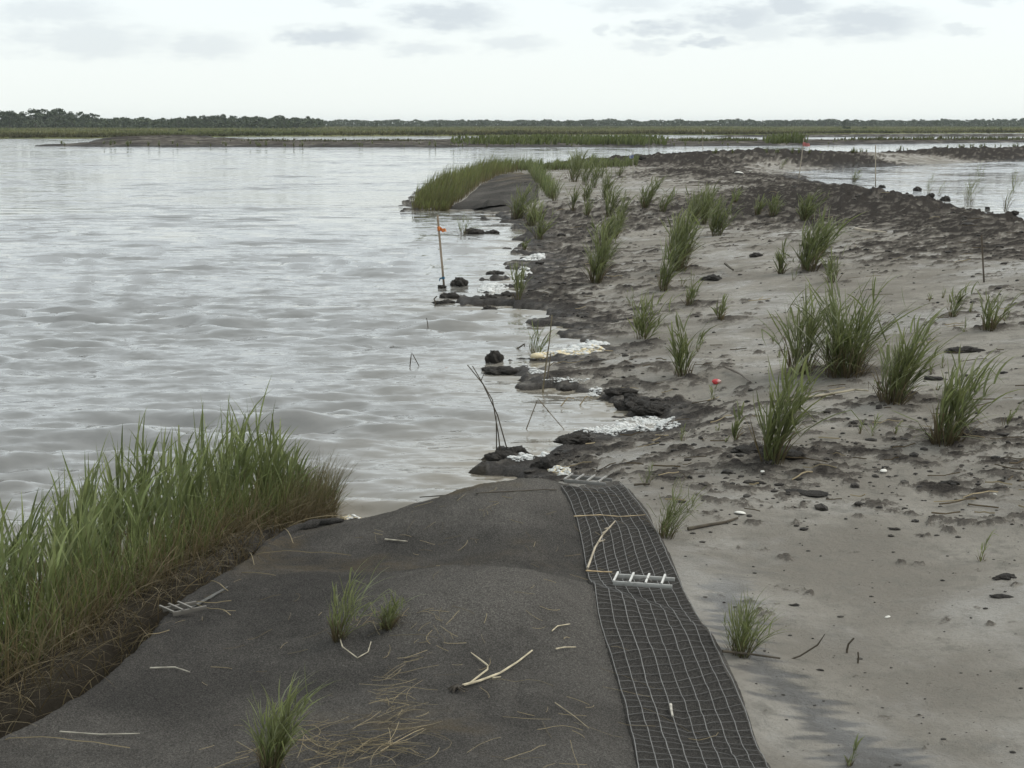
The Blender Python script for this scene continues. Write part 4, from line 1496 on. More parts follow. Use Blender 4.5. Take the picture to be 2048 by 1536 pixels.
def stake(base, top, label, flag=None, flag_t=.82, band=None, w=.028, water=False, tint=(.33, .26, .19), flag_dir=1):
    P = at_z(*base, 0.0) if water else hit(*base)
    T = at_depth(*top, P[1])
    root = empty('survey_stake', tuple(P))
    ax = T - P
    L_ = np.linalg.norm(ax)
    ax /= L_
    sx = np.array([1.0, 0, 0]) - ax * ax[0]
    sx /= np.linalg.norm(sx)
    sy = np.cross(ax, sx)
    m = MB()
    rows = np.array([-.35, 0, .3, .6, .9, .985, 1.0]) * L_
    prof = np.array([.8, 1, 1, 1, 1, 1, .7])
    V = []
    for q, p in zip(rows, prof):
        for a, b in ((-1, -1), (1, -1), (1, 1), (-1, 1)):
            V.append(ax * q + (sx * a + sy * b * .6) * w * .5 * p)
    V = np.array(V)
    Q = [[i * 4 + j, i * 4 + (j + 1) % 4, i * 4 + 4 + (j + 1) % 4, i * 4 + 4 + j] for i in range(len(rows) - 1) for j in range(4)] + [[24, 25, 26, 27]]
    c = np.tile(np.array(tint), (len(V), 1)) * (1 + .15 * np.sin(np.arange(len(V))))[:, None]
    c[:8] *= .35
    m.add(V, Q, None, c)
    m.build('post', M_WOOD, root)
    if flag is not None:
        f = MB()
        ln, hg = flag[1], flag[2]
        q = np.linspace(0, 1, 8)
        p0 = ax * L_ * flag_t
        A = p0 + np.stack([flag_dir * ln * q, .05 * np.sin(q * 5) - .02, -.25 * ln * q ** 1.5 + .012 * np.sin(q * 9)], -1) + np.array([0, -w * .55, 0])
        B = A + np.stack([.1 * ln * q, .03 * np.cos(q * 4), -hg * (1 - .35 * q)], -1)
        V = np.concatenate([A, B])
        V = np.concatenate([V, V + np.array([0, .002, 0])])
        Q = [[i, i + 1, 8 + i + 1, 8 + i] for i in range(7)] + [[16 + i + 1, 16 + i, 24 + i, 24 + i + 1] for i in range(7)]
        f.add(V, Q, None, flag[0])
        f.build('flag', M_TAPE, root)
        k = MB()
        k.tube(np.stack([p0 + ax * (-hg * .8), p0 + ax * .01]), w * .72, 8, flag[0])
        k.build('knot', M_TAPE, root)
    if band is not None:
        k = MB()
        k.tube(np.stack([ax * L_ * band[1], ax * L_ * (band[1] + .03)]), w * .75, 8, band[0])
        k.tube(np.array([ax * L_ * (band[1] + .015), ax * L_ * (band[1] + .01) + np.array([-.05, -.02, -.0]), ax * L_ * (band[1] - .03) + np.array([-.07, -.03, 0])]), [.018, .014, .006], 6, band[0])
        k.build('tape_band', M_TAPE, root)
    tag(root, label, 'stake', 'wooden survey stakes')


ORANGE, PINK, BLUE = (.85, .30, .09), (.62, .24, .23), (.03, .16, .30)
stake((888, 572), (875, 430), 'leaning wooden stake in the water with orange flag and blue tape', (ORANGE, .12, .07), .83, (BLUE, .10), water=True, w=.034)
stake((1597, 362), (1608, 276), 'thin leaning stake with pink flag at the corner of the pond', (PINK, .22, .16), .90, tint=(.42, .36, .28))
stake((1751, 371), (1751, 290), 'straight weathered stake standing on the dark ridge before the pond', tint=(.40, .35, .27), w=.04)
stake((1406, 308), (1405, 258), 'far thin stake with pale top on the dark bank', ((.7, .66, .58), .12, .14), .98, tint=(.33, .29, .22))
stake((1298, 312), (1298, 270), 'far thin dark stake at the end of the grass fringe', tint=(.22, .19, .15))
stake((1266, 356), (1266, 302), 'short stake with a pale blue rag where silt meets grass fringe', ((.30, .34, .50), .16, .14), .85, tint=(.33, .30, .24), flag_dir=-1)
stake((1968, 565), (1963, 470), 'tall dark dead stalk rising behind the yellow green tuft', tint=(.10, .08, .06), w=.02)


def reed(pts, label, r=.004, tint=(.30, .25, .15), name='dry_reed', group=None, forks=()):
    m = MB()
    P = np.asarray(pts, float)
    o = P.mean(0)
    k = np.linspace(0, len(P) - 1, (len(P) - 1) * 4 + 1)
    Q = np.stack([np.interp(k, np.arange(len(P)), P[:, i]) for i in range(3)], -1)
    rad = np.interp(k, [0, len(P) - 1], [r, r * .65])
    c = np.tile(np.array(tint), (len(Q), 1)) * (1 + .25 * np.sin(np.arange(len(Q)) * 2.1))[:, None]
    e = empty(name, tuple(o))
    m.tube(Q - o, rad, 6, c)
    m.build('stem', M_STRAW, e)
    for fk in forks:
        f = MB()
        f.tube(np.asarray(fk, float) - o, [r * .7] * (len(fk) - 1) + [r * .3], 5, tint)
        f.build('side_stem', M_STRAW, e)
    tag(e, label, 'reed', group)


def standing(base_px, others, z0=0.0):
    b = at_z(*base_px, z0) if z0 is not None else hit(*base_px)
    out = [b + np.array([0, 0, -.06]), b]
    for p in others:
        out.append(at_depth(p[0], p[1], b[1] + (p[2] if len(p) > 2 else 0)))
    return out


BRK = (.075, .062, .045)
reed(standing((820, 732), [(823, 704), (838, 732)]), 'bent dark reed poking from open water like an inverted V', .007, BRK)
reed(standing((856, 655), [(855, 645), (853, 636)]), 'tiny dark twig tip in open water below the mud lumps', .007, BRK)
reed(standing((870, 612), [(871, 604), (868, 598), (874, 592)]), 'short dark twig in the water left of the mud lumps', .012, BRK)
reed(standing((1016, 905), [(995, 830), (966, 768), (935, 730)], .05), 'long dead reed leaning from the clod over the water', .006, BRK,
     forks=[standing((1016, 905), [(962, 762), (970, 742)], .05)[2:]])
reed(standing((993, 908), [(993, 870), (992, 832)], .05), 'short upright dead reed beside the long leaning one', .006, BRK)
reed(standing((1001, 908), [(997, 870), (985, 800), (945, 732)], .05), 'second long dead reed crossing the leaning one', .006, BRK)
reed(standing((1086, 778), [(1093, 720), (1098, 690), (1104, 630)], .03), 'tall dead reed standing at the mud lip in shallow water', .009, (.15, .125, .08))
reed(standing((1094, 764), [(1098, 735), (1102, 705)], .03), 'shorter dead reed at the foot of the tall one', .008, (.12, .10, .07))
reed(standing((1052, 860), [(1064, 828), (1076, 797), (1105, 832), (1136, 868)]), 'long broken reed bent to an inverted V in the shallows', .005, (.15, .12, .08))
for a, b, c in (((1122, 812), (1150, 798), 'left'), ((1160, 810), (1185, 796), 'right')):
    P0, P1 = at_z(*a, .01), at_z(*b, .05)
    reed([P0, (P0 + P1) / 2 + np.array([0, 0, .05]), P1], 'pale broken stalk floating in the inlet shallows, %s one of two' % c, .007, (.20, .16, .10))
# small driftwood knob in the water
reed(standing((1030, 700), [(1040, 694), (1048, 688)]), 'stubby stick with a mud knob in the shallows', .012, BRK, forks=[standing((1048, 695), [(1050, 686)])])


def lying(pxs, lift=.012):
    P = np.array([hit(a, b) for a, b in pxs])
    P[:, 2] += lift
    return P


PALE = (.46, .40, .28)
GS = 'dry stems lying on the mat'
reed(lying([(925, 1378), (960, 1368), (1000, 1352), (1035, 1330), (1064, 1308)]), 'long pale curved stalk with a root knot on the mat', .0052, PALE, group=GS,
     forks=[lying([(940, 1372), (975, 1345), (976, 1338)]), lying([(976, 1338), (960, 1325), (942, 1312)]), lying([(985, 1362), (1002, 1360)])])
m_ = MB()
kp = hit(917, 1380)
for q in range(9):
    a = rng.uniform(0, 6.28)
    m_.tube(np.array([[0, 0, .012], [.02 * math.cos(a), .02 * math.sin(a), .014], [.045 * math.cos(a + .4), .04 * math.sin(a + .4), .004]]), [.006, .004, .001], 5, (.05, .042, .032))
ko = m_.build('root_knot', M_STRAW)
ko.location = tuple(kp)
tag(ko, 'dark root knot at the end of the pale curved stalk', 'root')
reed(lying([(1175, 1152), (1190, 1110), (1205, 1085), (1230, 1056)], .04), 'speckled jointed stalk lying diagonally on the mesh strip', .006, (.36, .31, .23), group=GS,
     forks=[lying([(1205, 1085), (1214, 1078)], .05), lying([(1197, 1100), (1210, 1096)], .045), lying([(1210, 1076), (1222, 1072)], .05)])
reed(lying([(1172, 1153), (1200, 1155), (1224, 1156)], .03), 'straight tan stalk leading to the pale plastic bracket', .004, (.40, .30, .17), group=GS)
reed(lying([(770, 1083), (790, 1085), (815, 1088)]), 'short pale stick on the back hump of the mat', .0045, (.42, .38, .30), group=GS)
reed(lying([(1104, 1268), (1115, 1258), (1140, 1254)]), 'curved thin pale straw in the middle of the mat', .003, PALE, group=GS)
reed(lying([(1112, 1304), (1128, 1301), (1152, 1300)]), 'short pale straw below the curved one on the mat', .003, PALE, group=GS)
reed(lying([(676, 1270), (685, 1300), (715, 1322), (736, 1310), (742, 1290)]), 'looping pale runner at the foot of the spiky tuft', .003, (.40, .36, .27), group=GS)
reed(lying([(840, 1000), (960, 993), (1090, 986), (1180, 988), (1240, 1000)], .02), 'long dark curved reed lying over the far crest of the mat', .004, (.075, .065, .05), group=GS)
reed(lying([(1148, 1043), (1200, 1040), (1240, 1044), (1290, 1040)], .03), 'long tan straw across the far part of the mesh strip', .003, (.38, .30, .18), group=GS)
reed(lying([(1110, 1412), (1150, 1440), (1178, 1464)]), 'thin straight straw near the mesh strip low on the mat', .0025, (.26, .22, .15), group=GS)
reed(lying([(300, 1342), (350, 1340), (380, 1350)]), 'pale forked stick on the mat near the joint', .0035, (.40, .37, .30), group=GS)
reed(lying([(120, 1470), (200, 1476), (280, 1474)]), 'long thin pale stick low on the mat near the joint', .003, (.38, .35, .28), group=GS)
reed(lying([(1341, 1424), (1342, 1434), (1345, 1448)], .03), 'stubby banded stick on the near part of the mesh strip', .006, (.45, .42, .36), group=GS)
reed(lying([(1445, 1312), (1500, 1318), (1560, 1326)]) + np.array([0, 0, .01]), 'dark branch lying on silt at the foot of the near olive clump', .006, BRK,
     forks=[standing((1560, 1326), [(1600, 1312), (1635, 1290), (1650, 1268)], .19)])
reed(lying([(1376, 1062), (1410, 1055), (1452, 1048), (1475, 1040)]), 'dark broken branch on silt beside the far olive clump', .011, BRK)
reed(standing((1694, 1300), [(1697, 1288), (1708, 1276)], .19), 'curled dark twig stub standing in the open silt', .006, BRK)
reed(standing((1716, 1324), [(1717, 1315), (1716, 1304)], .19), 'short dark twig stub beside the curled one', .005, BRK)
reed(lying([(1570, 806), (1640, 796), (1710, 784), (1736, 786)], .02), 'long pale stalk lying on silt below the fullest clump', .011, (.33, .29, .21))
reed(lying([(1450, 742), (1480, 756), (1500, 772)], .04), 'grey stick propped on the silt right of the fan shaped clump', .012, (.14, .12, .10))
reed(lying([(1710, 462), (1740, 467), (1772, 470)], .05), 'pale driftwood stick on the spoil slope', .022, (.42, .37, .29))
reed(lying([(1450, 540), (1458, 547), (1466, 553)], .10), 'dark driftwood stub on bare silt in the middle row gap', .022, BRK)
reed(lying([(1268, 976), (1285, 974), (1298, 974), (1304, 958)], .02), 'small dark branching twig on silt above the mesh strip', .008, BRK)


# straw litter on the sheet
def litter():
    r = np.random.default_rng(41)
    m = MB()
    spots = [(800, 1425, 22, 45, 70), (690, 1500, 90, 30, 190), (980, 1200, 240, 160, 45), (950, 1050, 180, 40, 60), (1220, 1060, 60, 60, 24), (880, 1300, 60, 60, 40), (500, 1320, 120, 90, 34), (1100, 1450, 120, 60, 30), (760, 1240, 60, 14, 40)]
    for cx, cy, sx, sy, n in spots:
        for _ in range(n):
            p = hit(cx + r.normal() * sx, cy + r.normal() * sy) if True else None
            if p[1] > 9.6 or p[2] < .1 or r.random() < .35:
                continue
            a = r.normal(.35, .8) if cy > 1400 else r.uniform(0, 3.14)
            ln = r.uniform(.02, .12) if cy < 1400 else r.uniform(.05, .26)
            q = np.linspace(-.5, .5, 6)
            cu = r.normal(0, .35)
            X = p[0] + ln * (q * math.cos(a) - cu * q * q * math.sin(a))
            Y = p[1] + ln * (q * math.sin(a) + cu * q * q * math.cos(a))
            Zz = surf_z(X, Y) + .006 + r.random() * .02 * (1 if cy > 1400 else .3)
            m.tube(np.stack([X, Y, Zz], -1), r.uniform(.0006, .0014), 4, tuple(TAN * r.uniform(.3, 1.05)))
    tag(m.build('straw_litter', M_STRAW), 'loose dry straw scattered over the dark mat', 'straw', kind='stuff')


litter()


# ------------------------------------------------------------------ mud clods, crumbs, shells, foam
def ico(sub):
    import bmesh
    bm = bmesh.new()
    bmesh.ops.create_icosphere(bm, subdivisions=sub, radius=1.0)
    V = np.array([v.co[:] for v in bm.verts])
    T = np.array([[v.index for v in f.verts] for f in bm.faces])
    bm.free()
    return V, T


IV4, IT4 = ico(4)
IV1, IT1 = ico(1)
IV2, IT2 = ico(2)


def clod_mesh(seed):
    V = IV4.copy()
    d = fbm(V[:, 0] * 1.3 + seed * 3 + V[:, 2] * .6, V[:, 1] * 1.3 - V[:, 2] * .5, 3, seed) * .5 + np.abs(fbm(V[:, 0] * 5.5 + V[:, 2] * 1.7, V[:, 1] * 5.5 - V[:, 2] * 1.4, 3, seed + 9)) * .30 + np.abs(fbm(V[:, 0] * 2.6 + V[:, 2] * .9, V[:, 1] * 2.6 - V[:, 2] * .7, 4, seed + 5)) * .5 - .2
    V = V * (1 + d)[:, None]
    V[:, 2] *= .8
    return mesh_data('clod', V, IT4, M_CLOD, True)


CM = [clod_mesh(k) for k in range(7)]
CLODS = [  # x, y (waterline / foot), width, height in px, label, water
    (918, 572, 34, 20, 'black mud lump right beside the stake base', 1), (898, 598, 36, 16, 'flat mud lump below the stake in the water', 1),
    (890, 607, 40, 8, 'low mud sliver lowest under the stake', 1), (884, 576, 18, 8, 'small mud knob at the very foot of the stake', 1),
    (990, 549, 34, 9, 'flat black lump alone in water up from the foam', 1), (950, 468, 40, 14, 'smooth black lump next to the sparse tuft in water', 1),
    (984, 467, 28, 8, 'low flat lump trailing the smooth black lump', 1), (988, 725, 34, 28, 'pointed mud lump standing in water off the mud lip', 1),
    (1000, 748, 60, 18, 'wide low lump in front of the pointed one', 1), (972, 740, 18, 7, 'small crumb left of the wide low lump', 1),
    (1132, 781, 22, 8, 'small dark lump alone in the inlet mouth', 1), (975, 604, 36, 18, 'mud lump at the outer tip of the mud lip', 1), (980, 622, 30, 12, 'mud lump just below the lip tip', 1),
    (1010, 600, 46, 18, 'mud lump against the lip left of the upright tuft', 1), (1270, 815, 70, 22, 'large dark clod bank behind the white foam inlet', 0),
    (1240, 788, 60, 14, 'dark clod at the back of the inlet bank', 0), (1300, 825, 60, 18, 'dark clod at the right end of the inlet bank', 0),
    (1262, 802, 30, 20, 'upright clod on top of the inlet bank', 0), (1150, 885, 66, 18, 'broad crusty clod in front of the foam inlet', 0), (1165, 876, 34, 16, 'peaked knob on the broad crusty clod', 0),
    (1090, 936, 48, 22, 'pointed black clod above the mat crest', 0), (1000, 918, 52, 16, 'clod at the foot of the leaning dead reeds', 0),
    (985, 940, 40, 16, 'clod at the water edge left of the foam pocket', 1), (1030, 905, 46, 12, 'flat clod right of the dead reeds', 0),
    (1045, 950, 40, 8, 'low clod just beyond the crest of the mat', 1), (1510, 905, 80, 16, 'dark crumbly mound left of the tall bowed clump', 0), (1570, 915, 90, 18, 'dark mound around the foot of the tall bowed clump', 0),
    (1900, 968, 40, 12, 'dark clod on silt below the spreading clump', 0), (2010, 1158, 50, 14, 'dark sunken clod at the picture edge, upper', 0), (2005, 1196, 44, 9, 'dark sunken clod at the picture edge, lower', 0),
    (1590, 1212, 20, 7, 'small flat clod on smooth silt above the near olive clump', 0), (1790, 1060, 24, 8, 'small clod on smooth silt in the middle distance', 0),
    (1515, 968, 34, 9, 'small dark clod left of the dark mound', 0), (1620, 990, 90, 10, 'long dark smear clod below the tall bowed clump', 0),
    (1270, 318, 40, 10, 'clod at the start of the dark bank', 0), (1835, 382, 26, 14, 'boulder like clod on the pond rim, left one', 0), (1862, 394, 22, 12, 'boulder like clod on the pond rim, second', 0),
    (1892, 402, 30, 16, 'boulder like clod on the pond rim, largest', 0), (1975, 418, 16, 8, 'boulder like clod on the pond rim, small', 0), (2030, 428, 26, 10, 'boulder like clod on the pond rim, last', 0),
    (1765, 376, 22, 10, 'boulder like clod at the foot of the straight stake', 0), (1425, 560, 40, 12, 'dark clod below the driftwood stub', 0), (1512, 514, 24, 10, 'peaked clod on bare silt before the spoil slope', 0), (1640, 1342, 14, 6, 'tiny clod by the damp run', 0), (1600, 960, 26, 7, 'tiny clod under the dark mound', 0), (1870, 760, 40, 8, 'flat dark clod right of the front clump', 0), (1935, 705, 70, 12, 'ragged dark clod patch below the yellow green tuft', 0),
]
for i, (x, y, w, h, lab, wt) in enumerate(CLODS):
    P = at_z(x, y, 0) if wt else hit(x, y)
    sc = P[1] / F
    o = obj('mud_clod', CM[i % 7])
    hw, hh = w * sc * .5, h * sc
    if 'rim' in lab or 'straight stake' in lab:
        hw, hh = hw * .6, hh * .75
    if x > 1400 and y > 940:
        hh *= .55
    o.location = (P[0], P[1] + hw * .3, P[2] + hh * .12)
    o.scale = (hw, min(hw * .9, max(hh * 1.6, hw * .55)), hh * .8)
    o.rotation_euler = (0, 0, rng.uniform(-.5, .5))
    tag(o, lab, 'mud clod', 'mud clods')


def crumbs():
    r = np.random.default_rng(51)
    m = MB()
    vi = [IV1 * (1 + .35 * fbm(IV1[:, 0] * 2 + k, IV1[:, 1] * 2 + IV1[:, 2], 2, k))[:, None] for k in range(6)]
    n = 0
    x = r.uniform(1050, 2150, 9000)
    y = 300 + 1240 * r.random(9000) ** 1.1
    for a, b in zip(x, y):
        p = at_z(a, b, .25)
        if p[1] > 60 or p[1] < 4.2:
            continue
        cl = float(sample(CLOD, p[0], p[1]))
        if sample(SD, p[0], p[1]) < .1 or sample(SDM, p[0], p[1]) > -.06 or r.random() > (.03 + .8 * cl):
            continue
        sz = r.lognormal(-4.75, .55) * (.7 + p[1] * .035) * (.7 + .6 * cl)
        sz = min(sz, .08) * (.7 if p[1] < 9 else 1)
        z = float(surf_z(p[0], p[1]))
        V = vi[r.integers(6)] * np.array([sz * r.uniform(.8, 1.8), sz * r.uniform(.7, 1.2), sz * .6])
        m.add(V + np.array([p[0], p[1], z + sz * .15]), None, IT1)
        n += 1
    tag(m.build('mud_crumbs', M_CLOD, None, False), 'small dark mud crumbs strewn over the silt', 'mud', kind='stuff')
    # roots and stems trampled into the mud
    m = MB()
    for _ in range(420):
        p = at_z(r.uniform(1080, 2100), r.uniform(380, 1040), .25)
        cl = float(sample(CLOD, p[0], p[1]))
        if sample(SD, p[0], p[1]) < .1 or sample(SDM, p[0], p[1]) > -.1 or r.random() > .15 + cl * .7:
            continue
        a, ln = r.normal(0, .6), r.uniform(.06, .3) * (.7 + p[1] * .02)
        q = np.linspace(-.5, .5, 5)
        X, Y = p[0] + ln * q * math.cos(a), p[1] + ln * q * math.sin(a) + .05 * ln * np.sin(q * 5)
        m.tube(np.stack([X, Y, surf_z(X, Y) + .01 + .02 * r.random()], -1), r.uniform(.003, .006), 4, tuple((TAN if r.random() < .4 else BRN) * r.uniform(.6, 1.1)))
    tag(m.build('root_litter', M_STRAW), 'bits of dead stem and root trodden into the mud', 'dead stems', kind='stuff')


crumbs()

SV, ST = IV2.copy(), IT2
SV[:, 2] = np.maximum(SV[:, 2], 0) * .5
SV[:, 0] *= 1.3
SHM = mesh_data('shell', SV * (1 + .08 * np.sin(np.arctan2(SV[:, 1], SV[:, 0]) * 14))[:, None], ST, M_SHELL, True, col=np.tile((.72, .69, .62), (len(SV), 1)))
for x, y, r_, lab in ((1480, 1028, .03, 'large white shell on silt beside the broken branch'), (1767, 944, .02, 'white shell below the tall bowed clump'), (1775, 1236, .012, 'white shell speck alone on the smooth silt'),
                      (1512, 512, .03, 'white shell beside the peaked clod on bare silt'), (1478, 347, .16, 'pale flat scrap on the far slope'), (1525, 944, .015, 'small white shell left of the dark mound'), (1990, 990, .012, 'white shell speck near the picture edge')):
    o = obj('shell', SHM)
    P = hit(x, y)
    o.location = tuple(P + np.array([0, 0, .003]))
    o.scale = (r_,) * 3
    o.rotation_euler = (rng.uniform(-.3, .3), rng.uniform(-.3, .3), rng.uniform(0, 6))
    tag(o, lab, 'shell', 'white shells')
RV = IV2 * np.array([.045, .03, .028]) * (1 + .18 * fbm(IV2[:, 0] * 2, IV2[:, 1] * 2 + IV2[:, 2], 2, 3))[:, None]
rc = np.where(RV[:, :1] < .012, np.array([[.50, .045, .05]]), np.array([[.62, .38, .36]]))
o = obj('plastic_scrap', mesh_data('plastic_scrap', RV, IT2, M_SHELL, True, col=rc))
P = hit(1433, 768)
o.location = tuple(P + np.array([0, 0, .02]))
tag(o, 'small crumpled red scrap lying on silt right of the fan shaped clump', 'scrap')


def foam(label, blobs, tint=(.62, .62, .595), n=160, seed=1, h=.03, water=True, bub=.018, soft=None):
    r = np.random.default_rng(seed)
    m = MB()
    for (cx, cy, sx, sy, k) in blobs:
        for _ in range(int(n * k * 3.2)):
            a, q = r.uniform(0, 6.28), r.random() ** .55 * 1.15
            x, y = cx + sx * q * math.cos(a), cy + sy * q * math.sin(a)
            P = at_z(x, y, .01)
            z = max(float(surf_z(P[0], P[1])), .0)
            if z > .16:
                continue
            sz = .36 * bub * r.lognormal(0, .6) * (P[1] / 14) ** .25
            top = .6 * h * (1 - q * q) * r.uniform(.1, 1)
            V = IV1 * sz * np.array([1.4, 1.3, .6]) + np.array([P[0], P[1], z + .005 + top])
            c = np.array(tint) * r.uniform(.85, 1.1)
            if soft is not None and r.random() < soft[1]:
                c = np.array(soft[0]) * r.uniform(.8, 1.1)
            m.add(V, None, IT1, np.clip(c, 0, .9))
    tag(m.build('foam', M_FOAM, None, True), label, 'foam', kind='stuff')


CREAM = (.66, .56, .36)
foam('white foam piled in the inlet before the dark clod bank', [(1285, 846, 50, 12, 2.2), (1245, 858, 70, 12, 1.8), (1210, 866, 60, 10, 1.0), (1290, 862, 60, 8, 1.0), (1325, 846, 22, 6, .5)], n=300, seed=1, bub=.010, h=.010)
foam('yellowish foam roll caught behind the mud lip', [(1150, 707, 46, 6, 2.2), (1100, 710, 24, 4, 1.0), (1180, 704, 24, 5, 1.0), (1078, 718, 14, 3, .5)], n=150, seed=2, soft=(CREAM, .6), h=.07, bub=.02)
foam('thin white foam sheet above the yellowish foam roll', [(1180, 692, 34, 5, 1.5), (1160, 698, 34, 3, .8)], n=150, seed=3, h=.015)
foam('white foam beside the upright tuft at the mud lip', [(988, 573, 24, 6, 2.0), (970, 580, 12, 3, .5), (1046, 548, 14, 8, 1.0)], n=130, seed=4, h=.06, bub=.022)
foam('small white foam patch higher up the bank edge', [(1074, 518, 14, 4, 1.0), (1055, 522, 16, 3, .5)], n=110, seed=5, h=.04, bub=.025)
foam('cream foam lump where the marsh grass meets the mat', [(702, 1038, 18, 7, 2.2), (690, 1042, 12, 5, .8)], n=120, seed=6, soft=(CREAM, .4), h=.05, bub=.012)
foam('cream foam at the far end of the mesh strip', [(1118, 956, 20, 5, 1.4), (1128, 964, 12, 4, .8)], n=110, seed=7, soft=(CREAM, .4), h=.03, bub=.010)
foam('white foam pocket behind the pointed black clod', [(1070, 921, 26, 6, 1.6), (1040, 930, 26, 5, .8)], n=120, seed=8, h=.02, bub=.011)
foam('thin foam streaks off the mud lip near the tall reed', [(1075, 750, 16, 4, .8), (1060, 738, 14, 3, .4), (1130, 770, 40, 4, .5), (1190, 785, 12, 6, .6)], n=110, seed=9, h=.01, bub=.011)

# ------------------------------------------------------------------ far banks, marsh and trees
SPIT_PX = [(86, 292.3), (200, 293.3), (400, 294.2), (900, 294.6), (1340, 293), (1500, 292), (1750, 288.5), (2048, 284.5), (2700, 280),
           (2700, 274), (2048, 279.4), (1750, 281.5), (1600, 282), (1530, 282), (1440, 280.5), (1340, 280), (1300, 276.5), (1110, 277), (990, 276.5), (890, 281.5), (650, 283.2), (430, 283), (400, 276.5), (300, 276.3), (225, 281), (170, 288)]
BAR_PX = [(1430, 273.6), (1560, 273.9), (2048, 273.2), (2700, 271.5), (2700, 269.6), (2048, 271.0), (1650, 271.6)]


def far_land(name, label, PX, u0, u1, y0, y1, hmax, seed, rows=150, cls=1000):
    poly = uv(at_z(*np.array(PX, float).T, 0.0))
    A, B = np.meshgrid(np.linspace(u0, u1, cls), np.linspace(math.log(y0), math.log(y1), rows))
    Y = np.exp(B)
    X = A * Y
    d = signed_dist(A, B, poly) * Y + 1.2 * fbm(X * .12, Y * .12, 3, seed) + .5 * fbm(X * .6, Y * .6, 3, seed + 1)
    n_ = fbm(X * .35, Y * .35, 4, seed + 2, .6)
    dk = np.clip(.45 + .9 * n_ + .45 * np.exp(-np.clip(d, 0, 99) / 3.0), 0, 1)
    z = np.where(d > 0, hmax * sm(d, -.3, 4) * (.55 + .25 * n_) + .12 * sm(d, 0, .5), -.3 * sm(-d, 0, 1)) + .10 * dk * (d > 0)
    # raised spoil in the middle of the left end
    if name == 'mud_spit':
        z += .55 * np.exp(-(((X - (-52)) / 13) ** 2 + ((Y - 250) / 22) ** 2)) * (d > 0) * (1 + .3 * n_)
    mx = np.maximum.reduce([z[:-1, :-1], z[1:, :-1], z[:-1, 1:], z[1:, 1:]])
    V, Q, a, b = compact(np.stack([X, Y, z], -1).reshape(-1, 3), grid_faces(*A.shape, mx > -.15), dk.ravel(), (.4 * np.exp(-np.clip(d, 0, 99) / .8)).ravel())
    o = obj(name, mesh_data(name, V, Q, M_MUD, True, {'dark': a, 'damp': b, 'soil': a * 0}))
    tag(o, label, 'mud bank', kind='structure')


far_land('mud_spit', 'low dark mud spit lying across the far water', SPIT_PX, -.34, .50, 165, 300, .16, 401)
far_land('mud_bar', 'thin mud bar in the farthest water', BAR_PX, .10, .52, 290, 420, .3, 411, 60, 500)

EDGE_PX = [(-1200, 280), (0, 277.6), (230, 276.6), (330, 275.6), (500, 273.2), (900, 272.2), (1100, 270.6), (1300, 270), (1500, 270.2), (1700, 268.2), (2048, 266.3), (3400, 264)]


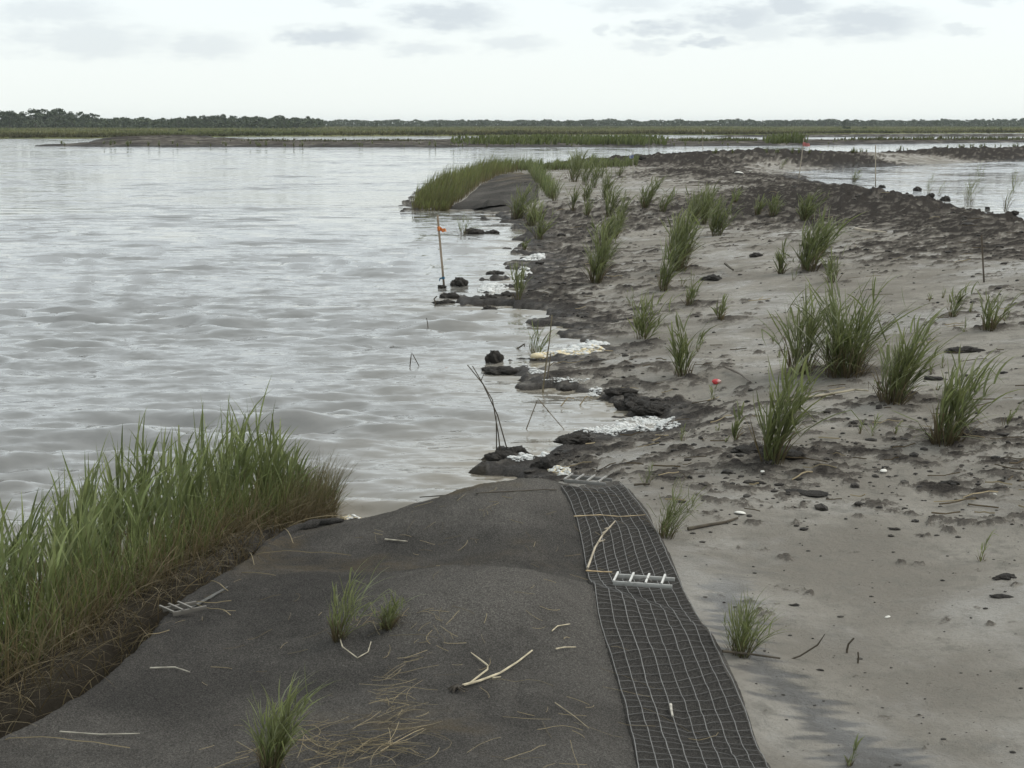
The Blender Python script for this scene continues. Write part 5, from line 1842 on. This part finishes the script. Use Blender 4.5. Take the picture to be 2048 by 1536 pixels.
def marsh():
    E = np.array([at_z(x, y, 0) for x, y in EDGE_PX])
    k = 400
    s_ = np.linspace(0, len(E) - 1, k)
    P = np.stack([np.interp(s_, np.arange(len(E)), E[:, i]) for i in range(2)], -1)
    P[:, 1] += 3 * fbm(P[:, 0] * .05, P[:, 0] * 0, 4, 421)
    rows = []
    for dy, z in ((-1.5, -.25), (0, .06), (2.5, .3), (40, .32), (200, .35), (500, .38), (3200, .5)):
        sc = (P[:, 1] + dy) / P[:, 1]
        rows.append(np.stack([P[:, 0] * sc, P[:, 1] + dy, np.full(k, z)], -1))
    V = np.concatenate(rows)
    mt, N, L, b = nodes('marsh_soil')
    v = objvec(N, L)
    c = nmix(N, L, nramp(N, L, nnoise(N, L, .02, 5, .6, v), .35, .65), (.10, .11, .05), (.15, .15, .075))
    c = nmix(N, L, nramp(N, L, nnoise(N, L, .4, 4, .6, v), .45, .7, 0, .6), c, (.05, .042, .028))
    L.new(c, b.inputs['Base Color'])
    b.inputs['Roughness'].default_value = .95
    b.inputs['Specular IOR Level'].default_value = .0
    tag(obj('marsh_plain', mesh_data('marsh_plain', V, grid_faces(len(rows), k), mt, True)), 'flat green marsh reaching to the treeline', 'marsh', kind='structure')
    # grass over the plain: tufts of broad blades, denser at the near edge
    r = np.random.default_rng(61)
    n = 52000
    t = r.uniform(0, k - 1.01, n)
    i = t.astype(int)
    Pb = P[i] + (P[i + 1] - P[i]) * (t - i)[:, None]
    dy = np.where(r.random(n) < .35, r.uniform(.2, 40, n), 40 + 900 * r.random(n) ** 1.4)
    sc = (Pb[:, 1] + dy) / Pb[:, 1]
    X, Y = Pb[:, 0] * sc, Pb[:, 1] + dy
    ok = np.abs(X / Y) < .48
    X, Y, dy = X[ok], Y[ok], dy[ok]
    n = len(X)
    patch = fbm(X * .014, Y * .008, 4, 431)
    p2 = fbm(X * .05, Y * .02, 3, 441)
    hh = (.75 + .35 * patch) * r.uniform(.7, 1.3, n)
    hh = np.where(dy < 6, hh * .55, hh)
    ca, cb, cc = np.array([.165, .190, .075]), np.array([.245, .235, .115]), np.array([.095, .112, .050])
    f = sm(patch, -.4, .4)[:, None]
    col = ca * (1 - f) + cb * f
    f2 = sm(p2, .1, .5)[:, None] * .8
    col = col * (1 - f2) + cc * f2
    edge = sm(dy, 14, 2)[:, None] * .75
    col = col * (1 - edge) + np.array([.045, .038, .025]) * edge
    col = col * r.uniform(.75, 1.25, (n, 1))
    m = MB()
    for b_ in range(2):
        V, Q, kk = ribbons(np.stack([X + r.normal(0, .4, n), Y + r.normal(0, .4, n), np.full(n, .2)], -1), hh, r.uniform(0, 6.28, n), np.abs(r.normal(0, .2, n)), np.full(n, .3), r.uniform(.3, .9, n), col * .6, col, (.1, 0), 3, 0, r)
        m.add(V, Q, None, kk)
    tag(m.build('marsh_grass', M_LEAF), 'green and tan marsh grass covering the far plain', 'grass', kind='stuff')
    # grass on the spit
    m = MB()
    for (x0, x1, y0, y1, n, h, g) in ((900, 1345, 277.5, 290, 5200, .95, 1), (1525, 1615, 282.5, 288, 1200, 1.2, 1), (1345, 1530, 281.5, 284, 700, .6, .6), (230, 420, 276.5, 280, 500, .7, .2),
                                      (420, 900, 281.5, 284, 700, .4, .3), (1615, 2100, 280.5, 283, 1100, .6, .5)):
        px = r.uniform(x0, x1, n)
        py = r.uniform(y0, y1, n) + np.interp(px, [1345, 2100], [0, -2]) * (x0 > 1500)
        Pz = at_z(px, py, .2)
        pt = fbm(Pz[:, 0] * .12, Pz[:, 1] * .08, 3, 451)
        kp = (r.random(n) < sm(px, x0, x0 + (x1 - x0) * .3) * sm(px, x1, x1 - (x1 - x0) * .25) + .04) & (pt > -.25)
        Pz, pt = Pz[kp], pt[kp]
        q = len(Pz)
        Pz[:, 2] = .15
        c1 = cols(q, np.array([.085, .115, .030]), np.array([.15, .175, .055]), r) * g + np.array([.075, .062, .035]) * (1 - g)
        V, Q, kk = ribbons(Pz, h * r.uniform(.6, 1.2, q) * (.9 + .4 * pt), r.uniform(0, 6.28, q), np.abs(r.normal(0, .2, q)), np.full(q, .4), r.uniform(.12, .4, q), c1 * .6, c1, (.12, 0), 3, 0, r)
        m.add(V, Q, None, kk)
    tag(m.build('spit_grass', M_LEAF), 'green grass growing in patches on the far mud spit', 'grass', kind='stuff')


marsh()


def small_tufts():
    meshes = []
    for k in range(6):
        G, D = clump_parts(1.0, .75, 14, 900 + k, .35, .5, .05, (.15, 0))
        m = MB()
        for s_ in (G, D):
            for V, Q, K in zip(s_.V, s_.Q, s_.K):
                m.V.append(V)
                m.K.append(K * 1.15)
            off = m.n
            for Q in s_.Q:
                m.Q.append(Q + off)
            m.n += s_.n
        meshes.append(m.data('tuft', M_LEAF))
    r = np.random.default_rng(71)
    # planted row along the front of the spit
    xs = list(r.uniform(92, 900, 46)) + list(r.uniform(900, 1700, 34))
    for x in xs:
        y = np.interp(x, [86, 200, 400, 900, 1340, 1500, 1750], [291.3, 292, 292.8, 293.2, 291.6, 290.6, 287.4]) - (r.random() ** 2) * 3
        P = at_z(x, y, .1)
        o = obj('grass_tuft', meshes[r.integers(6)])
        o.location = (P[0], P[1], .08)
        s_ = r.uniform(.35, .75) * (1.4 if x < 300 else 1)
        o.scale = (s_ * .8, s_ * .8, s_)
        o.rotation_euler = (0, 0, r.uniform(0, 6.28))
        tag(o, 'small dark grass tuft in the planted row on the far mud spit', 'grass tuft', 'planted tufts on the far spit')
    # sparse tufts along the crest of the dark bank
    for x in list(r.uniform(1700, 1745, 7)) + list(r.uniform(1780, 1815, 5)) + list(r.uniform(1880, 1975, 9)) + list(r.uniform(1990, 2060, 8)) + list(r.uniform(1340, 1690, 11)):
        y = np.interp(x, [1340, 1500, 1600, 1700, 1800, 1900, 2048], [308, 305, 306, 305, 300, 295, 292.5])
        P = hit(x, y + 1)
        o = obj('grass_tuft', meshes[r.integers(6)])
        o.location = tuple(P - np.array([0, 0, .03]))
        s_ = r.uniform(.22, .5)
        o.scale = (s_ * .8, s_ * .8, s_)
        o.rotation_euler = (0, 0, r.uniform(0, 6.28))
        tag(o, 'small dark grass tuft on the crest of the dark mud bank by the pond', 'grass tuft', 'tufts on the dark bank')


small_tufts()


def leaf_cloud(r, n, centers, rad, size, c0, c1):
    """n small leaf-clump faces spread over several lobes"""
    k = r.integers(0, len(centers), n)
    d = r.normal(size=(n, 3))
    d /= np.linalg.norm(d, axis=1)[:, None]
    P = centers[k] + d * (rad[k] * r.random(n) ** .45)[:, None] * np.array([1, 1, .75])
    a = r.normal(size=(n, 3))
    a /= np.linalg.norm(a, axis=1)[:, None]
    b = np.cross(a, r.normal(size=(n, 3)))
    b /= np.linalg.norm(b, axis=1)[:, None]
    s_ = size * r.uniform(.6, 1.4, n)[:, None]
    V = np.stack([P - a * s_, P + b * s_ * .6, P + a * s_, P - b * s_ * .6], 1).reshape(-1, 3)
    Q = np.arange(n * 4).reshape(-1, 4)
    col = np.repeat(c0 + (c1 - c0) * r.random((n, 1)), 4, 0)
    return V, Q, col


def trees():
    r = np.random.default_rng(81)
    crowns, trunks = [], []
    for k in range(8):
        nl = r.integers(9, 15)
        cz = r.uniform(.22, .9, nl)
        cen = np.stack([r.normal(0, .26, nl) * (1.3 - cz), r.normal(0, .26, nl) * (1.3 - cz), cz], -1)
        rad = r.uniform(.11, .21, nl) * (1.25 - .5 * cz)
        m = MB()
        V, Q, c = leaf_cloud(r, 620, cen, rad, .042, np.array([.050, .066, .042]), np.array([.100, .125, .072]))
        m.add(V, Q, None, c)
        crowns.append(m.data('crown', M_TREE))
        t = MB()
        t.tube(np.array([[0, 0, -.03], [.01, 0, .2], [.02, .01, .45], [.0, .0, .7]]), [.030, .024, .017, .008], 6, (.08, .07, .058))
        for q in range(5):
            a = r.uniform(0, 6.28)
            z0 = r.uniform(.28, .6)
            t.tube(np.array([[.015, 0, z0], [.12 * math.cos(a), .12 * math.sin(a), z0 + .12], [.24 * math.cos(a), .24 * math.sin(a), z0 + .2]]), [.012, .008, .003], 5, (.08, .07, .058))
        trunks.append(t.data('trunk', M_BARK))

    def tree(px, Y, h, label, group, spread=1.0):
        k = r.integers(8)
        X = (px - 1024) / F * Y
        e = empty('marsh_tree', (X, Y, .4), r.uniform(0, 6.28))
        e.scale = (h * spread, h * spread, h)
        obj('trunk', trunks[k], e)
        obj('crown', crowns[k], e)
        tag(e, label, 'tree', group)
    # left wood: tall, nearer; a gap; then the low far wood
    for x in np.arange(-140, 640, 7.2):
        top = np.interp(x, [-140, 0, 110, 170, 235, 330, 400, 450, 560, 620, 640], [22, 25, 30, 32, 11, 13, 22, 19, 19, 15, 10])
        Y = r.uniform(780, 860)
        h = (top + 3 + r.normal(0, 4.2)) / F * Y
        tree(x + r.normal(0, 3), Y, max(h, 2), 'dark green tree in the taller left part of the treeline', 'trees of the left wood', r.uniform(1.0, 1.6))
    for x, h in ((628, 14), (652, 9), (755, 10), (850, 8), (880, 9), (965, 8), (1066, 9), (1135, 11), (1165, 11), (1680, 13), (1862, 12)):
        tree(x, 900, (h + 4) / F * 900, {628: 'tree at the right end of the tall left wood', 652: 'last small tree after the tall left wood', 755: 'lone tree showing over the low middle of the treeline',
                                         850: 'small tree left of a like one past the lone tree', 880: 'rounder tree right of the small one past the lone tree', 965: 'low tree above the far green islet',
                                         1066: 'small pointed tree above the islet end', 1135: 'tree at the left of the middle rise in the treeline', 1165: 'tree at the right of the middle rise in the treeline',
                                         1680: 'tree standing out above the low right wood', 1862: 'second tree standing out in the low right wood'}[x], 'trees standing out of the treeline')
    for x in np.arange(660, 2250, 6.3):
        top = np.interp(x, [660, 740, 860, 1000, 1120, 1200, 1300, 1500, 1700, 1900, 2100], [2, 3.5, 4.5, 4.5, 8, 7, 5, 6.5, 8.5, 9, 9.5])
        Y = r.uniform(1250, 1400)
        h = (top + 5.5 + r.normal(0, 2.4)) / F * Y
        tree(x + r.normal(0, 4), Y, max(h, 2), 'dark tree in the low right part of the treeline' if x > 1300 else 'dark tree in the low middle part of the treeline', 'trees of the far low wood', r.uniform(1.0, 1.6))
    # understorey that fills the wood
    m = MB()
    for x0, x1, Y0, hp, n in ((-220, 650, 830, 19, 20000), (600, 2350, 1300, 12.5, 40000)):
        px = r.uniform(x0, x1, n)
        Y = r.normal(Y0, 25, n)
        hmax = hp / F * Y * (1 + .35 * fbm(px * .03, px * 0, 3, 461))
        z = hmax * r.random(n) ** .85
        P = np.stack([(px - 1024) / F * Y, Y, .3 + z], -1)
        V, Q, c = leaf_cloud(r, n, P, np.full(n, .3), .75, np.array([.045, .060, .038]), np.array([.090, .112, .065]))
        # one face per centre
        m.add(V, Q, None, c)
    tag(m.build('understorey', M_TREE), 'dark understorey of the wood on the horizon', 'wood', kind='stuff')
    # shrubs out on the plain
    sh = []
    for k in range(4):
        nl = 6
        cen = np.stack([r.normal(0, .5, nl), r.normal(0, .35, nl), r.uniform(.25, .6, nl)], -1)
        mm = MB()
        V, Q, c = leaf_cloud(r, 260, cen, r.uniform(.3, .5, nl), .12, np.array([.02, .03, .014]), np.array([.05, .065, .028]))
        mm.add(V, Q, None, c)
        sh.append(mm.data('shrub', M_TREE))
    for x, y, w in ((370, 262.5, 15), (260, 262, 8), (310, 262.5, 10), (460, 262, 14), (560, 263, 8), (590, 262.5, 7), (20, 262, 10), (1685, 256, 16), (1720, 255.5, 11), (1590, 259, 9), (1540, 257, 8), (1470, 259, 8), (1630, 259.5, 8), (1420, 258, 7),
                    (1150, 260, 8), (1300, 260, 8), (1210, 259, 7), (1860, 258, 8), (1990, 257.5, 9), (940, 261, 9), (1010, 262, 10), (720, 262, 8), (1780, 260, 7)):
        Y = 2.3 / math.tan(math.atan2(y + 3 - 248, F))
        Y = min(Y, 760)
        e = obj('marsh_shrub', sh[r.integers(4)])
        s_ = w / F * Y / 1.7
        e.location = ((x - 1024) / F * Y, Y, .3)
        e.scale = (s_, s_, s_ * r.uniform(.9, 1.3))
        e.rotation_euler = (0, 0, r.uniform(0, 6.28))
        tag(e, 'low dark shrub out on the green marsh plain', 'shrub', 'shrubs on the marsh plain')


trees()


def haze():
    mt = bpy.data.materials.new('humid_air')
    mt.use_nodes = True
    nt = mt.node_tree
    nt.nodes.clear()
    out = nt.nodes.new('ShaderNodeOutputMaterial')
    pv = nt.nodes.new('ShaderNodeVolumePrincipled')
    pv.inputs['Color'].default_value = (.86, .92, .95, 1)
    pv.inputs['Density'].default_value = 1.0e-4
    pv.inputs['Anisotropy'].default_value = .2
    nt.links.new(pv.outputs[0], out.inputs['Volume'])
    m = MB()
    m.box((-3000, -60, -1.4), (3000, 3900, 14))
    o = m.build('haze', mt)
    tag(o, 'thin humid haze over the whole marsh', 'haze', kind='stuff')


haze()
